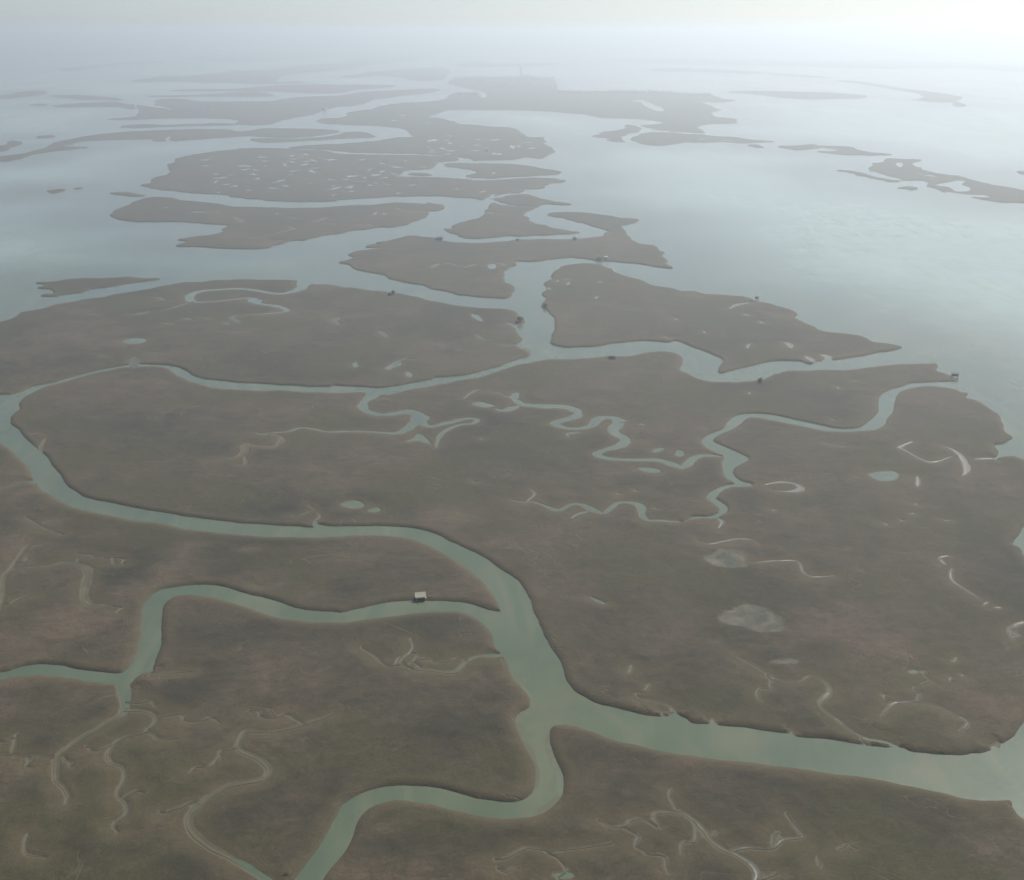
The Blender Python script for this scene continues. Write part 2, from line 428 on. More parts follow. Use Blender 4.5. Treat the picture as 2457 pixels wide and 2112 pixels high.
# ------------------------------------------------------------------ survey of the marsh (plan sheets A..L, T..V)
LANDS = [
 # foreground left block
 "J -300,440 0,425 60,412 160,403 260,403 360,412 450,428 540,450 640,462 720,470 780,470 820,430 870,405 925,392 930,360 960,290 985,230 990,150 995,60 G 1000,1415 1025,1375 1080,1345 1160,1335 1260,1345 1360,1365 1460,1395 1560,1430 1680,1465 1800,1485 1900,1495 2060,1495 K 20,82 100,70 220,55 350,38 480,22 600,15 700,22 780,45 840,80 880,120 905,180 930,240 970,270 1000,340 1030,420 1080,470 1130,540 1140,600 1090,640 1070,690 1085,760 1110,830 1140,890 1160,940 1172,1000 1170,1060 1155,1110 1120,1145 1070,1170 1000,1178 920,1172 820,1160 720,1135 600,1105 480,1090 350,1083 240,1090 160,1110 80,1145 30,1175 0,1200 J 2050,1250 2000,1330 1940,1430 1860,1540 1785,1640 1700,1760 1600,2000 600,2050 -500,2050 -500,1200",
 # left block between the two channels, ends in a pointed spit
 "H 968,1430 900,1425 830,1400 760,1378 680,1370 560,1365 450,1365 330,1375 200,1395 100,1412 0,1432 G 2040,1430 1950,1425 1850,1415 1760,1395 1680,1370 1600,1350 1500,1325 1420,1300 1340,1280 1250,1272 1150,1275 1080,1283 1010,1295 960,1320 920,1360 890,1400 J 878,0 870,80 860,170 850,230 825,290 800,330 780,360 740,390 690,395 600,385 500,370 420,352 340,340 240,335 150,340 80,355 0,378 -300,410 G -500,1400 -500,800 -500,200 -130,200 -90,290 -40,360 0,412 60,470 130,530 190,580 205,630 225,655 270,700 330,745 400,785 480,815 580,845 680,865 780,885 860,895 960,905 1040,920 1120,938 1200,950 1300,962 1400,970 1500,975 1600,980 1750,985 1900,988 2040,985 H 0,985 100,980 200,977 300,980 400,992 470,1012 540,1040 600,1070 660,1105 720,1145 780,1180 820,1210 860,1250 890,1290 920,1330 940,1370",
 # the great central marsh
 "L 2072,690 2040,740 2000,790 1950,820 1910,830 1880,850 1820,868 1760,872 1720,885 1660,890 1580,888 1480,880 1400,870 1360,850 1310,848 1240,850 1160,845 1060,830 960,812 860,800 760,795 690,785 640,765 560,755 460,740 350,722 220,712 140,700 60,695 20,670 0,660 K 2050,655 2020,640 1970,655 1900,650 1820,635 1740,612 1660,590 1580,570 1520,545 1480,525 1430,500 1380,455 1340,395 1310,330 1280,275 1250,230 1220,170 1200,110 1180,50 1165,0 H 1140,1340 1110,1290 1075,1250 1030,1210 980,1180 920,1140 860,1100 790,1065 720,1030 650,1000 580,965 510,945 440,930 350,920 250,915 120,918 0,920 G 2040,922 1980,915 1930,905 1900,922 1800,915 1700,912 1600,905 1500,900 1400,890 1300,882 1200,868 1100,855 1000,840 900,825 800,805 700,785 600,765 520,740 460,705 410,670 370,625 340,580 300,530 250,480 215,460 170,415 130,375 95,335 75,300 85,265 110,215 130,170 150,140 190,110 260,80 350,55 450,25 540,0 D 600,1150 700,1130 800,1115 860,1112 960,1115 1030,1140 1090,1170 1160,1205 1250,1232 1350,1248 1450,1258 1600,1265 1750,1268 1900,1272 2050,1272 E 0,1270 100,1272 190,1275 260,1285 360,1260 480,1240 600,1220 720,1195 840,1170 940,1145 1040,1110 1120,1095 1170,1085 1240,1075 1330,1070 1420,1068 1540,1060 1640,1052 1740,1050 1830,1035 1920,1028 1990,1032 2040,1045 2068,1060 F 10,1100 0,1145 40,1160 90,1185 180,1205 260,1210 320,1215 400,1205 470,1195 500,1190 540,1165 600,1150 680,1142 800,1140 950,1140 1100,1128 1250,1110 1400,1098 1500,1097 1530,1105 1540,1140 1600,1165 1650,1200 1665,1230 1680,1268 1730,1275 I 1735,145 1800,160 1860,185 1900,215 1935,245 1935,275 1955,310 1955,345 2005,375 2005,395 1975,415 1915,425 1935,455 1920,485 1870,508 1960,490 2020,490 2072,510 2120,540 2200,700 2140,850 2060,930 2020,980 1995,1030 2040,1055 2072,1100 2130,1150 2200,1300 L 2200,300 2140,560",
 # north-west marsh
 "D -300,1295 0,1283 60,1275 120,1255 200,1230 300,1205 400,1180 500,1155 600,1130 700,1112 790,1100 900,1098 980,1103 1050,1120 1130,1145 1200,1170 1280,1190 1380,1205 1480,1215 1600,1220 1750,1225 1900,1228 2000,1230 2040,1222 E 0,1225 120,1235 220,1240 330,1230 440,1210 540,1190 560,1178 640,1175 740,1160 840,1138 940,1115 1000,1090 1060,1068 1130,1042 1090,1000 1060,980 1090,965 1090,930 1075,890 1060,870 1100,850 1105,820 1080,805 1060,790 1050,775 1000,765 900,762 800,755 700,742 600,725 500,708 400,685 300,665 200,655 100,640 0,630 D 2000,615 1900,612 1830,605 1780,592 1650,588 1500,585 1350,590 1220,598 1120,605 1000,625 900,645 800,660 700,678 600,698 480,715 360,738 240,765 120,790 80,820 0,845 -300,900 -500,1000 -500,1250",
 # middle island with the hooked arm
 "E -10,480 40,462 70,452 40,432 90,412 150,405 240,398 240,390 140,388 160,378 240,372 200,365 290,345 360,325 430,318 500,325 560,335 600,340 620,350 700,358 800,365 900,362 980,355 1060,345 1150,342 1300,340 1400,342 1500,335 1570,325 1610,300 1590,285 1540,265 1480,250 1420,235 1340,210 1280,200 1245,185 1280,177 1400,175 1480,178 1560,190 1680,210 1720,215 1810,222 1780,240 1720,255 1715,280 1740,320 1770,350 1820,372 1900,385 1940,420 1950,450 1970,480 2000,510 1950,512 1880,505 1800,490 1700,482 1600,475 1550,475 1500,465 1440,455 1390,450 1330,455 1250,460 1180,470 1120,472 1050,475 1050,498 990,525 990,560 1000,595 1050,620 1050,650 1000,695 940,698 860,692 780,685 700,675 640,660 560,640 460,615 370,595 280,575 220,550 150,535 80,522 60,500",
 "E 625,280 670,275 665,262 700,250 760,230 830,210 860,190 890,150 895,130 930,118 960,130 1000,140 1080,145 1150,140 1200,140 1150,155 1110,180 1100,195 1125,215 1160,240 1220,255 1300,275 1380,292 1435,300 1380,308 1280,310 1180,315 1080,320 980,325 880,335 820,337 750,330 700,315 660,300",
 "E 935,100 980,85 1080,70 1130,72 1200,90 1290,110 1400,127 1350,133 1250,128 1180,135 1120,138 1040,134 1010,124 960,113",
 "E 1000,62 1050,45 1110,45 1080,58",
 "D 670,200 690,170 760,140 830,105 890,85 960,85 1040,92 1120,105 1220,115 1320,125 1400,140 1500,145 1650,150 1800,152 1950,148 2050,141 E 0,140 100,135 200,132 300,122 420,122 490,128 510,118 560,125 620,135 630,150 600,165 540,172 500,205 440,235 380,255 300,265 220,268 150,280 80,285 20,300 D 2050,308 1990,315 1920,330 1850,348 1780,348 1700,375 1640,390 1560,397 1440,400 1330,395 1200,388 1100,385 1070,375 1140,355 1060,345 1120,335 1220,322 1320,308 1360,280 1370,260 1320,250 1200,242 1060,235 900,235 760,232",
 "D 670,62 760,58 870,72 830,80 740,75",
 # pool-dotted island
 "A 860,665 920,655 930,625 1000,610 1035,590 1010,550 1060,525 1090,500 1180,485 1280,470 1400,455 1500,447 1600,445 1700,447 1800,455 1900,458 1980,460 2060,480 B 100,482 200,485 400,488 560,492 680,500 715,508 690,518 600,530 560,550 540,570 420,575 370,585 360,605 280,612 400,620 560,622 700,630 800,640 900,642 1000,635 1040,630 1150,628 1260,628 1310,635 1365,645 1300,655 1240,670 1200,690 1100,695 1000,715 960,725 890,745 E 860,103 800,90 720,85 600,80 450,78 300,80 200,90 100,95 0,102 D 2050,108 1900,112 1750,112 1650,108 1580,98 1480,90 1400,85 1370,70 1280,68 1150,58 1050,45 950,35 900,20",
 "B 410,603 440,597 500,598 545,607 500,613 440,612",
 "B 620,550 640,538 720,535 800,540 900,540 1000,540 1080,545 1180,560 1260,575 1325,592 1290,605 1200,610 1100,615 1000,620 920,628 830,625 740,618 780,605 820,590 760,575 700,565",
 # village island and the marsh that runs south from it
 "A 1750,440 1850,430 1960,422 2060,420 B 0,418 100,410 200,400 300,385 380,378 460,380 500,385 430,372 410,355 380,330 340,322 200,308 70,303 0,300 A 2050,298 1980,298 1930,290 1925,280 1950,265 2060,262 B 30,245 20,235 60,225 160,210 260,185 350,172 480,165 560,158 620,145 660,120 720,108 800,112 830,120 870,138 870,110 840,100 800,90 720,75 650,55 640,45 680,25 740,12 860,10 1000,14 1080,12 1180,18 1260,28 1300,42 1310,85 1350,95 1420,98 1500,100 1600,98 1700,95 1800,98 1900,105 2064,110 C 60,115 150,118 200,130 260,148 320,152 270,165 130,165 180,190 225,212 180,235 200,255 280,262 330,270 335,285 300,295 180,298 120,308 100,320 120,340 150,352 60,350 0,345 B 2050,345 1960,340 1880,325 1815,305 1900,300 1940,290 1880,275 1740,265 1640,262 1560,258 1500,245 1420,235 1300,225 1180,218 1000,212 880,212 700,212 620,220 560,245 530,258 600,265 650,275 690,288 720,298 800,305 900,315 1000,320 1060,330 1080,345 1120,365 1140,380 1230,378 1235,400 1215,415 1250,430 1290,465 1260,485 1200,508 1120,500 1040,512 950,515 860,520 800,522 790,510 700,497 600,488 500,481 350,476 200,472 60,470 A 2060,463 1960,452 1850,450 1770,447",
 "A -300,525 0,495 60,490 150,475 250,450 330,415 430,388 560,368 700,352 850,342 1000,335 1200,330 1400,332 1460,345 1560,330 1700,325 1850,328 2000,333 2060,342 2000,358 1900,372 1800,380 1700,380 1600,377 1480,370 1400,378 1280,385 1150,395 1050,402 1020,395 1040,372 1010,380 990,400 940,402 920,390 800,392 650,395 500,405 400,430 520,440 480,448 350,460 200,485 100,515 0,525 -300,545",
 "A 1520,388 1650,385 1800,388 1950,377 2060,362 B 0,350 100,345 150,355 210,372 150,380 50,385 A 2050,388 1980,392 1850,400 1700,408 1600,408 1540,400",
 "A 830,240 830,185 880,188 940,198 1000,205 1050,215 1020,200 940,180 935,160 960,150 1060,145 1140,150 1200,160 1370,162 1500,160 1640,160 1700,150 1760,140 1880,132 2060,125 B 100,108 200,100 400,90 480,85 560,85 605,92 560,105 480,115 380,125 280,140 200,150 150,170 60,190 A 2060,192 2000,205 1950,215 1900,240 1800,258 1720,275 1640,300 1550,305 1450,300 1420,290 1450,278 1380,268 1310,265 1250,262 1100,262 940,265 880,270 760,275 650,270 720,262 800,255",
 "A 330,185 500,172 700,165 790,180 820,195 800,210 700,195 500,195 380,198",
 "A 180,180 250,176 290,183 240,190",
 "A 740,310 860,300 1000,305 1150,300 1300,295 1440,298 1400,305 1200,308 1000,315 800,322",
 "A -300,130 0,125 100,108 200,95 270,98 280,115 200,128 100,140 0,145 -300,155",
 "A 300,128 420,122 560,128 700,140 740,155 600,152 420,145",
 "A 880,130 1000,125 1200,122 1400,108 1560,102 1640,115 1660,128 1550,134 1350,132 1150,132 1000,136",
 "A 1020,95 1200,88 1400,85 1600,70 1800,58 2060,60 B 120,60 330,65 280,75 150,85 60,95 A 2060,110 1900,112 1750,105 1600,100 1400,98 1200,100",
 "T 800,490 900,475 1000,462 1150,460 1300,445 1450,430 1600,425 1750,410 1900,390 2060,380 U 60,345 200,335 400,332 560,335 570,345 500,360 350,375 200,390 100,410 T 2060,425 1900,440 1750,455 1680,480 1700,500 A 1800,40 1850,48 1600,55 1400,50 1200,45 1000,40 850,45",
 "U -10,470 100,450 200,435 350,425 500,412 620,412 660,430 640,460 600,485 450,490 350,470 200,460 100,470",
 "T 350,420 500,405 700,385 900,375 1000,378 900,388 700,395 550,410 430,432",
 "T 200,330 500,300 900,290 1020,295 900,320 500,345 300,345",
 "T 1100,350 1300,335 1700,315 2060,318 U 100,330 0,345 T 1700,365 1300,375",
 "U 690,400 760,375 860,370 900,385 1100,385 1250,382 1320,390 1200,402 1000,405 800,408",
 "U 1600,370 1750,360 2060,358 V 100,355 400,360 700,370 1000,368 1400,368 1800,385 2072,405 2300,420 2300,440 2000,435 1800,420 1500,415 1200,418 900,410 600,400 300,395 0,388 U 1900,385",
 "U 1850,420 2060,412 V 100,420 300,425 490,440 400,448 200,440 0,435 U 1950,435",
 "V 500,445 700,455 850,465 900,470 800,472 650,462",
 # far mainland under the horizon
 "T -900,318 -300,305 300,290 900,280 1600,275 2060,290 U 300,295 700,300 1000,300 1400,298 1800,292 V 0,295 500,300 1000,315 1500,325 2072,335 2900,345 2900,270 2072,262 1000,255 0,250 U 1000,248 0,248 T 1000,250 -900,262",
 # eastern shoals
 "C 280,105 350,98 500,98 700,103 900,108 1050,120 1120,130 1060,145 950,143 800,148 650,142 500,125 400,115",
 "C 920,35 1050,38 1200,60 1350,85 1450,95 1560,110 1690,135 1670,165 1720,180 1700,195 1650,185 1640,168 1550,165 1470,160 1400,152 1450,140 1440,115 1350,100 1200,75 1050,50",
 "B 1530,375 1570,355 1610,345 1680,335 1720,320 1710,303 1780,308 1805,325 1800,345 1740,360 1700,385 1710,405 1660,405 1600,395 1640,385",
 "B 1755,390 1780,370 1850,352 1950,348 2060,355 C 8,360 100,362 200,372 320,378 420,392 560,405 480,410 350,415 260,405 150,410 50,408 B 2060,410 1980,425 1890,428 1800,410",
 "C 400,425 450,425 490,440 430,438",
 "C 565,433 650,432 740,425 800,422 840,430 960,435 1020,438 1070,458 1150,470 1290,483 1200,488 1050,487 930,480 820,465 950,462 860,440 800,450 700,455 630,445",
 "C 1130,585 1150,545 1210,525 1240,508 1340,512 1450,517 1395,535 1410,555 1460,575 1550,598 1640,610 1700,620 1830,655 1950,680 2072,700 2300,740 2300,790 2072,775 1950,772 1850,760 1740,740 1640,720 1560,700 1510,680 1480,655 1440,640 1330,638 1270,618 1200,598 1150,586",
 "C 930,580 1000,580 1080,595 1150,612 1250,634 1320,644 1280,650 1200,638 1100,615 1010,592",
 "C 1310,685 1370,675 1430,692 1400,698 1340,690",
 "C 2030,590 2072,578 2200,570 2200,610 2072,605",
 "D 200,605 270,598 330,595 420,582 560,578 700,572 850,572 970,582 920,590 820,600 740,615 660,630 600,635 560,640 500,665 430,672 370,678 340,685 230,688 270,675 320,672 320,655 310,640 240,635 260,620",
 "A 280,705 350,695 390,700 330,718 290,715", "A 430,690 480,688 470,696",
 "A -300,460 0,430 60,405 130,402 120,420 60,445 0,462 -300,490",
 "A 210,375 300,368 340,375 250,385",
 # eastern marsh with the long pointed tail
 "E 1265,560 1290,540 1350,505 1400,492 1480,490 1560,495 1640,520 1660,545 1740,570 1820,590 1900,625 1980,640 2064,655 F 80,660 130,672 250,680 350,690 420,700 430,715 380,722 450,722 520,730 590,748 660,770 685,790 695,820 760,850 820,885 900,905 1000,915 1090,925 1150,945 1190,965 1260,975 1340,992 1290,1005 1240,1022 1220,1022 1150,1040 1080,1052 980,1065 890,1075 830,1080 780,1098 740,1092 710,1082 600,1080 500,1085 400,1108 300,1135 240,1150 220,1130 225,1090 210,1060 170,1030 100,1005 40,990 0,975 E 2020,955 1980,965 1900,960 1820,958 1740,965 1640,968 1540,985 1480,993 1380,995 1320,985 1280,968 1270,940 1275,880 1265,820 1245,780 1215,745 1235,700 1240,640 1245,600 1280,580",
 # foreground right block
 "K 1270,745 1285,715 1340,708 1420,715 1500,740 1600,775 1700,805 1800,825 1900,850 2000,868 2060,880 L 100,895 250,920 400,940 550,965 700,985 850,1010 1000,1035 1150,1055 1300,1075 1450,1095 1600,1120 1700,1145 1800,1155 1900,1158 1980,1160 2000,1200 2072,1270 2200,1330 2500,1500 2500,2050 1000,2050 K 1000,2050 -400,2050 -250,1800 -130,1650 -60,1560 20,1450 60,1370 90,1300 130,1240 180,1205 240,1185 320,1172 420,1180 520,1195 620,1215 720,1240 820,1262 900,1275 1000,1285 1080,1275 1160,1260 1230,1230 1290,1190 1325,1140 1338,1080 1335,1020 1310,960 1290,900 1275,820",
]
# large tidal creek traced by its two banks
CREEK_BANKS = ["I 1690,45 1560,42 1460,48 1390,50 1330,70 1270,85 1225,110 1195,140 1190,190 1185,225 1160,255 1120,290 1080,320 1020,328 940,325 860,310 780,292 700,275 620,255 540,240 460,235 370,238 310,255 265,290 250,325 200,345 145,370 122,400 140,430 190,460 230,480 258,492 245,530 250,580 265,615 300,640 325,658 280,665 230,680 180,705 155,735 165,760 200,785 225,810 220,835 190,850 150,858 100,856 60,860 30,880 0,893 60,875 120,868 170,872 200,868 240,850 275,825 270,800 240,775 205,750 210,735 235,705 280,685 330,678 415,678 420,660 360,640 320,615 303,585 320,560 360,540 400,515 400,500 370,485 320,460 260,435 215,415 190,400 200,380 240,355 300,330 345,300 385,265 450,260 540,275 640,295 740,315 830,335 900,345 1000,348 1100,343 1170,335 1225,300 1230,270 1265,235 1280,205 1285,160 1310,110 1350,90 1420,75 1500,72 1600,80 1700,95"]
CREEKS = [  # centre line, width
 "I 255,495,30 180,487,34 110,490,42 60,515,48 30,550,45 0,560,40 H 2060,565,45 2040,558,50 1980,535,60 1910,517,45 1820,517,38 1720,517,38 1640,510,42 1580,500,48 1550,480,55 1600,455,50 1680,435,50 1720,405,55 1710,380,55 1660,355,55 1650,330,60 1680,295,70 1680,270,66 1620,256,50 1560,268,60 1520,308,50 1440,325,38 1350,318,45 1300,295,55 1350,276,60 1420,258,64 1440,235,60 1400,207,70 1330,192,80 1250,192,85 1170,187,75 1090,175,50 1040,140,50 990,132,45",
 "H 940,205,30 985,217,40 1030,205,55 1080,185,60", "H 1050,140,40 1055,115,40 1075,108,30", "H 905,97,10 960,112,12 990,125,20", "H 745,145,12 800,105,22 830,88,18",
 "H 1690,285,30 1735,275,20", "H 1385,380,20 1375,362,30 1420,350,30 1460,346,14",
 "H 215,95,110 185,125,80 145,155,58 130,185,55 150,215,55 230,240,60 320,236,60 400,222,70 460,235,75 478,265,85 435,300,75 390,335,60 340,353,34 250,350,28 150,345,26 0,345,26 G 1990,345,22 1880,325,18 1820,322,20 1760,340,20 1680,348,22 1600,358,34 1555,350,20",
 "G 1620,352,20 1690,372,34 1705,398,34 1660,435,36 1590,432,26 1530,430,30 1490,425,40 1480,470,46 1440,500,34 1360,512,20 1270,525,16", "G 1480,490,20 1485,540,20 1440,545,12",
 "H 480,280,60 510,303,46 560,312,40 620,298,40 700,280,36 770,265,34 830,272,30 800,295,24 720,303,24 650,330,28 600,370,28 575,440,22",
 "H 2060,892,24 1960,885,22 1860,880,26 1825,850,44 1820,810,48 1800,785,44 1740,775,26 1680,780,26 1630,815,28 1590,838,20 1520,815,42 1460,788,34 1400,785,16 1340,815,22 1290,815,32 1220,785,18 1160,767,16 1100,770,12 1030,755,10",
 "H 1130,765,12 1175,720,14 1150,690,10", "H 1500,830,28 1440,850,24 1400,870,12", "I 220,870,26 248,895,22 225,930,16", "I 90,1000,12 170,1025,12 260,1010,12 340,995,12 430,1000,12 470,1030,10",
 "I 505,668,16 590,653,26 670,660,24 715,685,46 690,705,34 620,710,16 540,700,12",
 "I 1405,403,16 1325,440,26 1345,455,12 1500,525,10 1640,495,10", "I 1595,430,14 1680,475,24 1720,540,40 1720,590,42 1700,612,20", "I 1780,508,14 1900,505,24",
 "I 1430,615,16 1430,680,20", "I 1615,1100,16 1555,1112,12", "I 1560,1115,12 1590,1155,16", "I 1635,1180,24 1642,1245,16 1720,1300,8 1850,1380,10", "I 1862,1380,18 1838,1398,18", "I 1905,1415,14 1940,1412,16",
 "I 400,1130,10 460,1138,10 560,1130,8 700,1132,8 730,1190,10 790,1225,10 930,1222,8",
 "L 340,290,8 430,345,8 520,400,9 600,435,9 700,445,10 760,415,11 830,420,11 880,460,13 895,510,24 840,565,24 845,600,12 920,660,13 1020,735,15 1120,790,15 1250,815,16 1335,855,36",
 "L 1215,655,14 1245,620,16 1280,578,24 1330,568,9 1440,570,9 1550,590,14 1650,640,11 1735,690,20 1690,738,22", "L 2100,75,20 1995,125,26 2010,190,18",
 "K 1760,345,10 1745,392,14", "K 1867,462,12 1848,498,14", "K 1795,512,12 1810,535,9 1970,580,9 2010,620,16 2025,660,30", "L 190,672,22 185,710,40", "L 660,750,20 650,780,50", "L 1930,815,20 1895,850,40",
 "G 235,480,24 250,430,16 275,390,14", "G 210,360,12 250,352,12 290,365,8", "G 1920,925,26 1915,890,16 1945,855,12 1870,790,8",
 "D 1850,590,80 1830,632,66 1780,656,52 1710,670,44 1640,665,36 1550,650,40 1440,640,40 1330,645,40 1220,655,46 1160,680,56 1160,708,46 1200,720,24 1320,715,18 1500,698,24 1540,712,76 1570,730,40 1680,745,40 1745,772,26 1620,790,18 1510,800,26",
 "D 1170,716,24 1060,755,14 980,775,12", "D 1000,712,26 960,690,24", "D 910,778,34 850,792,34 790,800,24", "D 1130,818,30 1165,830,40", "D 1240,815,30 1275,825,30", "D 1360,840,30 1390,858,44", "D 1450,800,20 1415,815,34 1450,848,54", "D 1000,848,34 1060,854,28", "D 2060,815,34 2030,835,44 2060,860,24", "D 820,1055,50 812,1115,60", "D 555,790,20 600,800,14", "D 620,1040,16 660,1055,14", "D 910,1025,18 990,1030,12",
 "E 1010,850,24 1080,872,48", "E 235,895,24 275,935,34", "E 815,918,14 865,955,18", "E 1000,980,20 1085,985,24", "E 300,1110,10 380,1068,10 450,1068,8",
 "E 550,515,40 590,488,30", "E 620,488,22 660,488,18 700,503,18", "E 745,512,16 830,490,22", "E 950,480,22 1000,500,26",
 "D 1420,203,22 1450,218,26 1475,238,46", "D 1730,258,18 1775,275,26 1720,295,18 1640,312,14", "D 1915,232,30 1985,207,22", "D 2000,240,20 2040,252,14", "E 345,150,20 380,168,18 520,172,18", "E 60,255,18 150,250,18 185,262,30",
 "E 880,100,40 960,88,40 1010,86,24", "E 960,128,24 1010,134,36 1080,141,16",
 "F 288,762,30 330,738,30 410,724,20", "F 370,792,18 405,806,18", "F 470,838,24 490,850,44", "F 610,968,12 645,975,34 660,1002,46", "F 750,1048,30 800,1085,50", "F 840,1040,24 885,1055,44 885,1085,60",
 # foreground creeks
 "J 745,455,80 757,520,62 757,600,48 735,650,44 660,690,38 580,740,34 480,800,34 400,855,32 350,910,30 340,980,28 345,1050,26 390,1100,24 412,1150,20 400,1195,12",
 "J 750,620,28 860,628,22 920,645,24 945,685,24 920,720,18 880,745,12 920,772,10 960,797,16 1050,795,14 1090,780,8",
 "J 900,755,9 820,775,11 740,795,16 690,825,20 650,895,22 670,940,18 740,975,15 745,1050,12 720,1100,16 725,1145,14 765,1190,16 765,1260,14 690,1320,12 720,1370,8",
 "J 2020,640,12 1800,715,20 1640,745,24 1500,745,24 1465,780,24 1445,850,26 1500,880,32 1580,915,36 1630,970,40 1600,1030,38 1480,1055,38 1380,1080,38 1260,1150,40 1180,1220,42 1150,1280,42 1170,1350,42 1260,1430,44 1400,1500,46 1520,1570,48 1640,1660,50 1800,1800,50",
 "J -100,890,12 70,885,15 110,895,13 200,892,13 345,908,15", "J 80,870,13 95,800,10 105,760,9", "J 915,393,24 1000,394,18 1180,392,9", "J 180,1370,8 165,1430,9 180,1490,8 300,1510,7", 
 "G -100,1480,24 0,1410,26 20,1330,26 30,1240,26 60,1190,26 150,1172,20 300,1160,20 400,1140,34 490,1155,44 540,1190,54 532,1260,54 520,1340,48 560,1390,38 650,1395,24 720,1390,12",
 "G 60,1188,18 110,1110,14 160,1040,14 220,1025,10", "G 460,1085,9 550,1095,10 580,1112,9 700,1100,9", "G 230,650,40 150,650,24 60,680,18 -100,715,18", "G 150,860,8 260,920,8 380,965,8", "G 1480,1060,14 1560,1052,12", "G 1540,1270,14 1590,1280,14", "G 680,1110,8 690,1150,10",
 "K 980,280,46 860,285,38 770,315,38 700,375,42 630,384,28 540,372,22 420,370,22", "K 420,180,9 430,250,9 360,325,12 430,365,12", "K 120,240,8 200,290,9 270,345,10 360,345,9",
 "K 1930,1330,14 1900,1250,22 1960,1232,16 2040,1240,16 L 10,1240,22 80,1300,28 130,1360,32 160,1410,30 240,1465,30 320,1500,30 400,1550,32 435,1610,32 400,1690,32",
 "L 280,1475,22 380,1450,16 520,1455,13 600,1405,14 720,1390,13 690,1345,11 620,1250,9", "L 150,1390,18 205,1352,14", "L 810,1510,11 825,1575,12", "L 1000,1440,9 930,1470,9", "L 450,1640,10 560,1600,8",
 "K 930,1530,11 1000,1520,11 1120,1455,13 1280,1470,11 1400,1460,11 1560,1440,11 1640,1425,9", "K 1550,1285,12 1640,1325,15 1720,1312,15 1750,1285,14 1830,1280,11 1910,1330,14", "K 2035,1215,14 1990,1130,9 2000,1090,8", "K 950,1580,12 1010,1600,10 1060,1570,9",
]
PONDS = [
 "H 400,402 440,383 470,358 500,370 537,408 510,412 480,398 440,402", "H 800,175 840,163 900,175 935,190 880,197 820,187", "H 1803,570 1860,563 1928,575 1920,592 1860,590",
 "H 1888,468 1915,445 1952,443 1920,468", "H 2028,490 2038,458 2066,458 2070,487", "H 0,790 60,765 120,780 127,805 60,812", "H 160,825 220,805 230,825 190,832",
 "H 1515,1352 1555,1368 1600,1390 1560,1385", "I 1138,605 1190,588 1280,585 1312,608 1285,638 1200,642",
 "D 750,955 790,940 860,938 888,952 850,970 780,972", "E 788,795 825,800 855,838 810,822", "E 265,1122 300,1100 345,1078 358,1100 320,1115 285,1132", "E 388,1155 408,1143 432,1168 408,1178", "E 78,1095 95,1085 105,1110 85,1115",
 "E 888,495 930,490 932,515 900,518", "B 1820,158 1850,165 1900,185 1942,200 1948,222 1900,215 1860,197 1830,182", "B 1770,155 1830,150 1838,160 1800,163",
 "C 1298,535 1330,533 1332,556 1310,557", "C 1540,668 1600,655 1680,640 1712,648 1692,665 1740,685 1730,705 1660,705 1620,682", "C 1600,708 1700,722 1830,730 1850,742 1700,737",
 "L 1370,380 1400,372 1420,385 1390,395", "K 1290,1625 1340,1612 1400,1620 1390,1640 1320,1645",
]
POOLS = ['A', (1470,550,30,6),(1545,575,15,7),(1535,605,18,7),(1335,625,35,7),(1310,600,15,6),(1400,605,20,4),(1610,522,20,6),(1720,535,15,4),(1780,582,28,6),(1765,605,15,4),(1900,518,16,9),(1890,585,18,12),(1910,565,25,5),(1610,555,14,4),(2010,635,25,5),(1885,655,8,5),(2035,685,25,9),(2025,727,15,5),(1275,500,15,4),(1325,712,6,6),
 'B', (60,612,35,9),(20,635,25,5),(110,647,40,4),(210,605,28,10),(170,668,12,7),(205,655,12,4),(430,667,25,4),(335,560,35,7),(245,538,18,5),(390,520,10,5),(270,665,20,4),(60,705,12,6),(700,690,6,5),(855,710,15,7),(915,728,18,10),(60,672,14,4),(180,567,15,4),
 (550,398,25,12),(525,438,12,5),(550,455,15,5),(665,458,25,6),(785,485,10,4),(875,462,6,7),(960,482,14,4),(930,393,25,6),(1035,435,12,14),(1120,412,35,5),(820,425,18,4),(725,435,15,3),(320,275,14,6),(370,245,15,4),(660,370,10,4),(520,290,6,6),(920,595,12,6),(1960,340,25,4),
 'C', (120,388,20,4),(270,396,30,5),(1500,612,28,7),(1440,600,10,4),
 'D', (1205,173,40,5),(1010,148,12,3),(1680,185,8,6),(1785,212,16,4),(1540,328,16,4),(1700,350,20,3),
 'E', (205,185,9,8),(258,185,9,8),(900,182,14,5),(965,190,14,3),(1310,595,7,6),(1375,610,8,12),(1565,600,6,6),(1260,640,6,10),(1975,935,10,5),(2030,825,12,6),(1370,580,12,4),(1545,692,8,8),(1330,140,1,1),
 'F', (135,905,5,8),(400,985,8,14),(408,1275,4,10),(1045,1198,5,4),(945,1240,6,6),
 'H', (1825,300,7,8),(1785,703,6,5),(1680,722,6,4),(855,388,6,4),(812,650,6,4),(1905,812,7,4),
 'I', (975,433,12,3),(890,418,14,3),(1418,785,7,7),(1397,840,8,7),(1605,880,10,5),(1335,882,8,5),(1235,905,6,8),(555,820,10,5),(920,272,4,5),
 'L', (1650,315,10,14),(1700,405,7,6),(1625,425,7,12),(1222,528,6,10)]
PANS = [  # bare mud pans
 "I 125,1105 170,1080 260,1065 350,1060 395,1075 350,1095 360,1140 330,1175 250,1172 180,1152 140,1130",
 "L 270,75 310,35 380,0 460,-15 540,-5 600,40 650,85 620,130 560,148 480,150 400,130 320,110",
 "L 500,320 560,305 680,310 680,335 600,342 530,330",
]
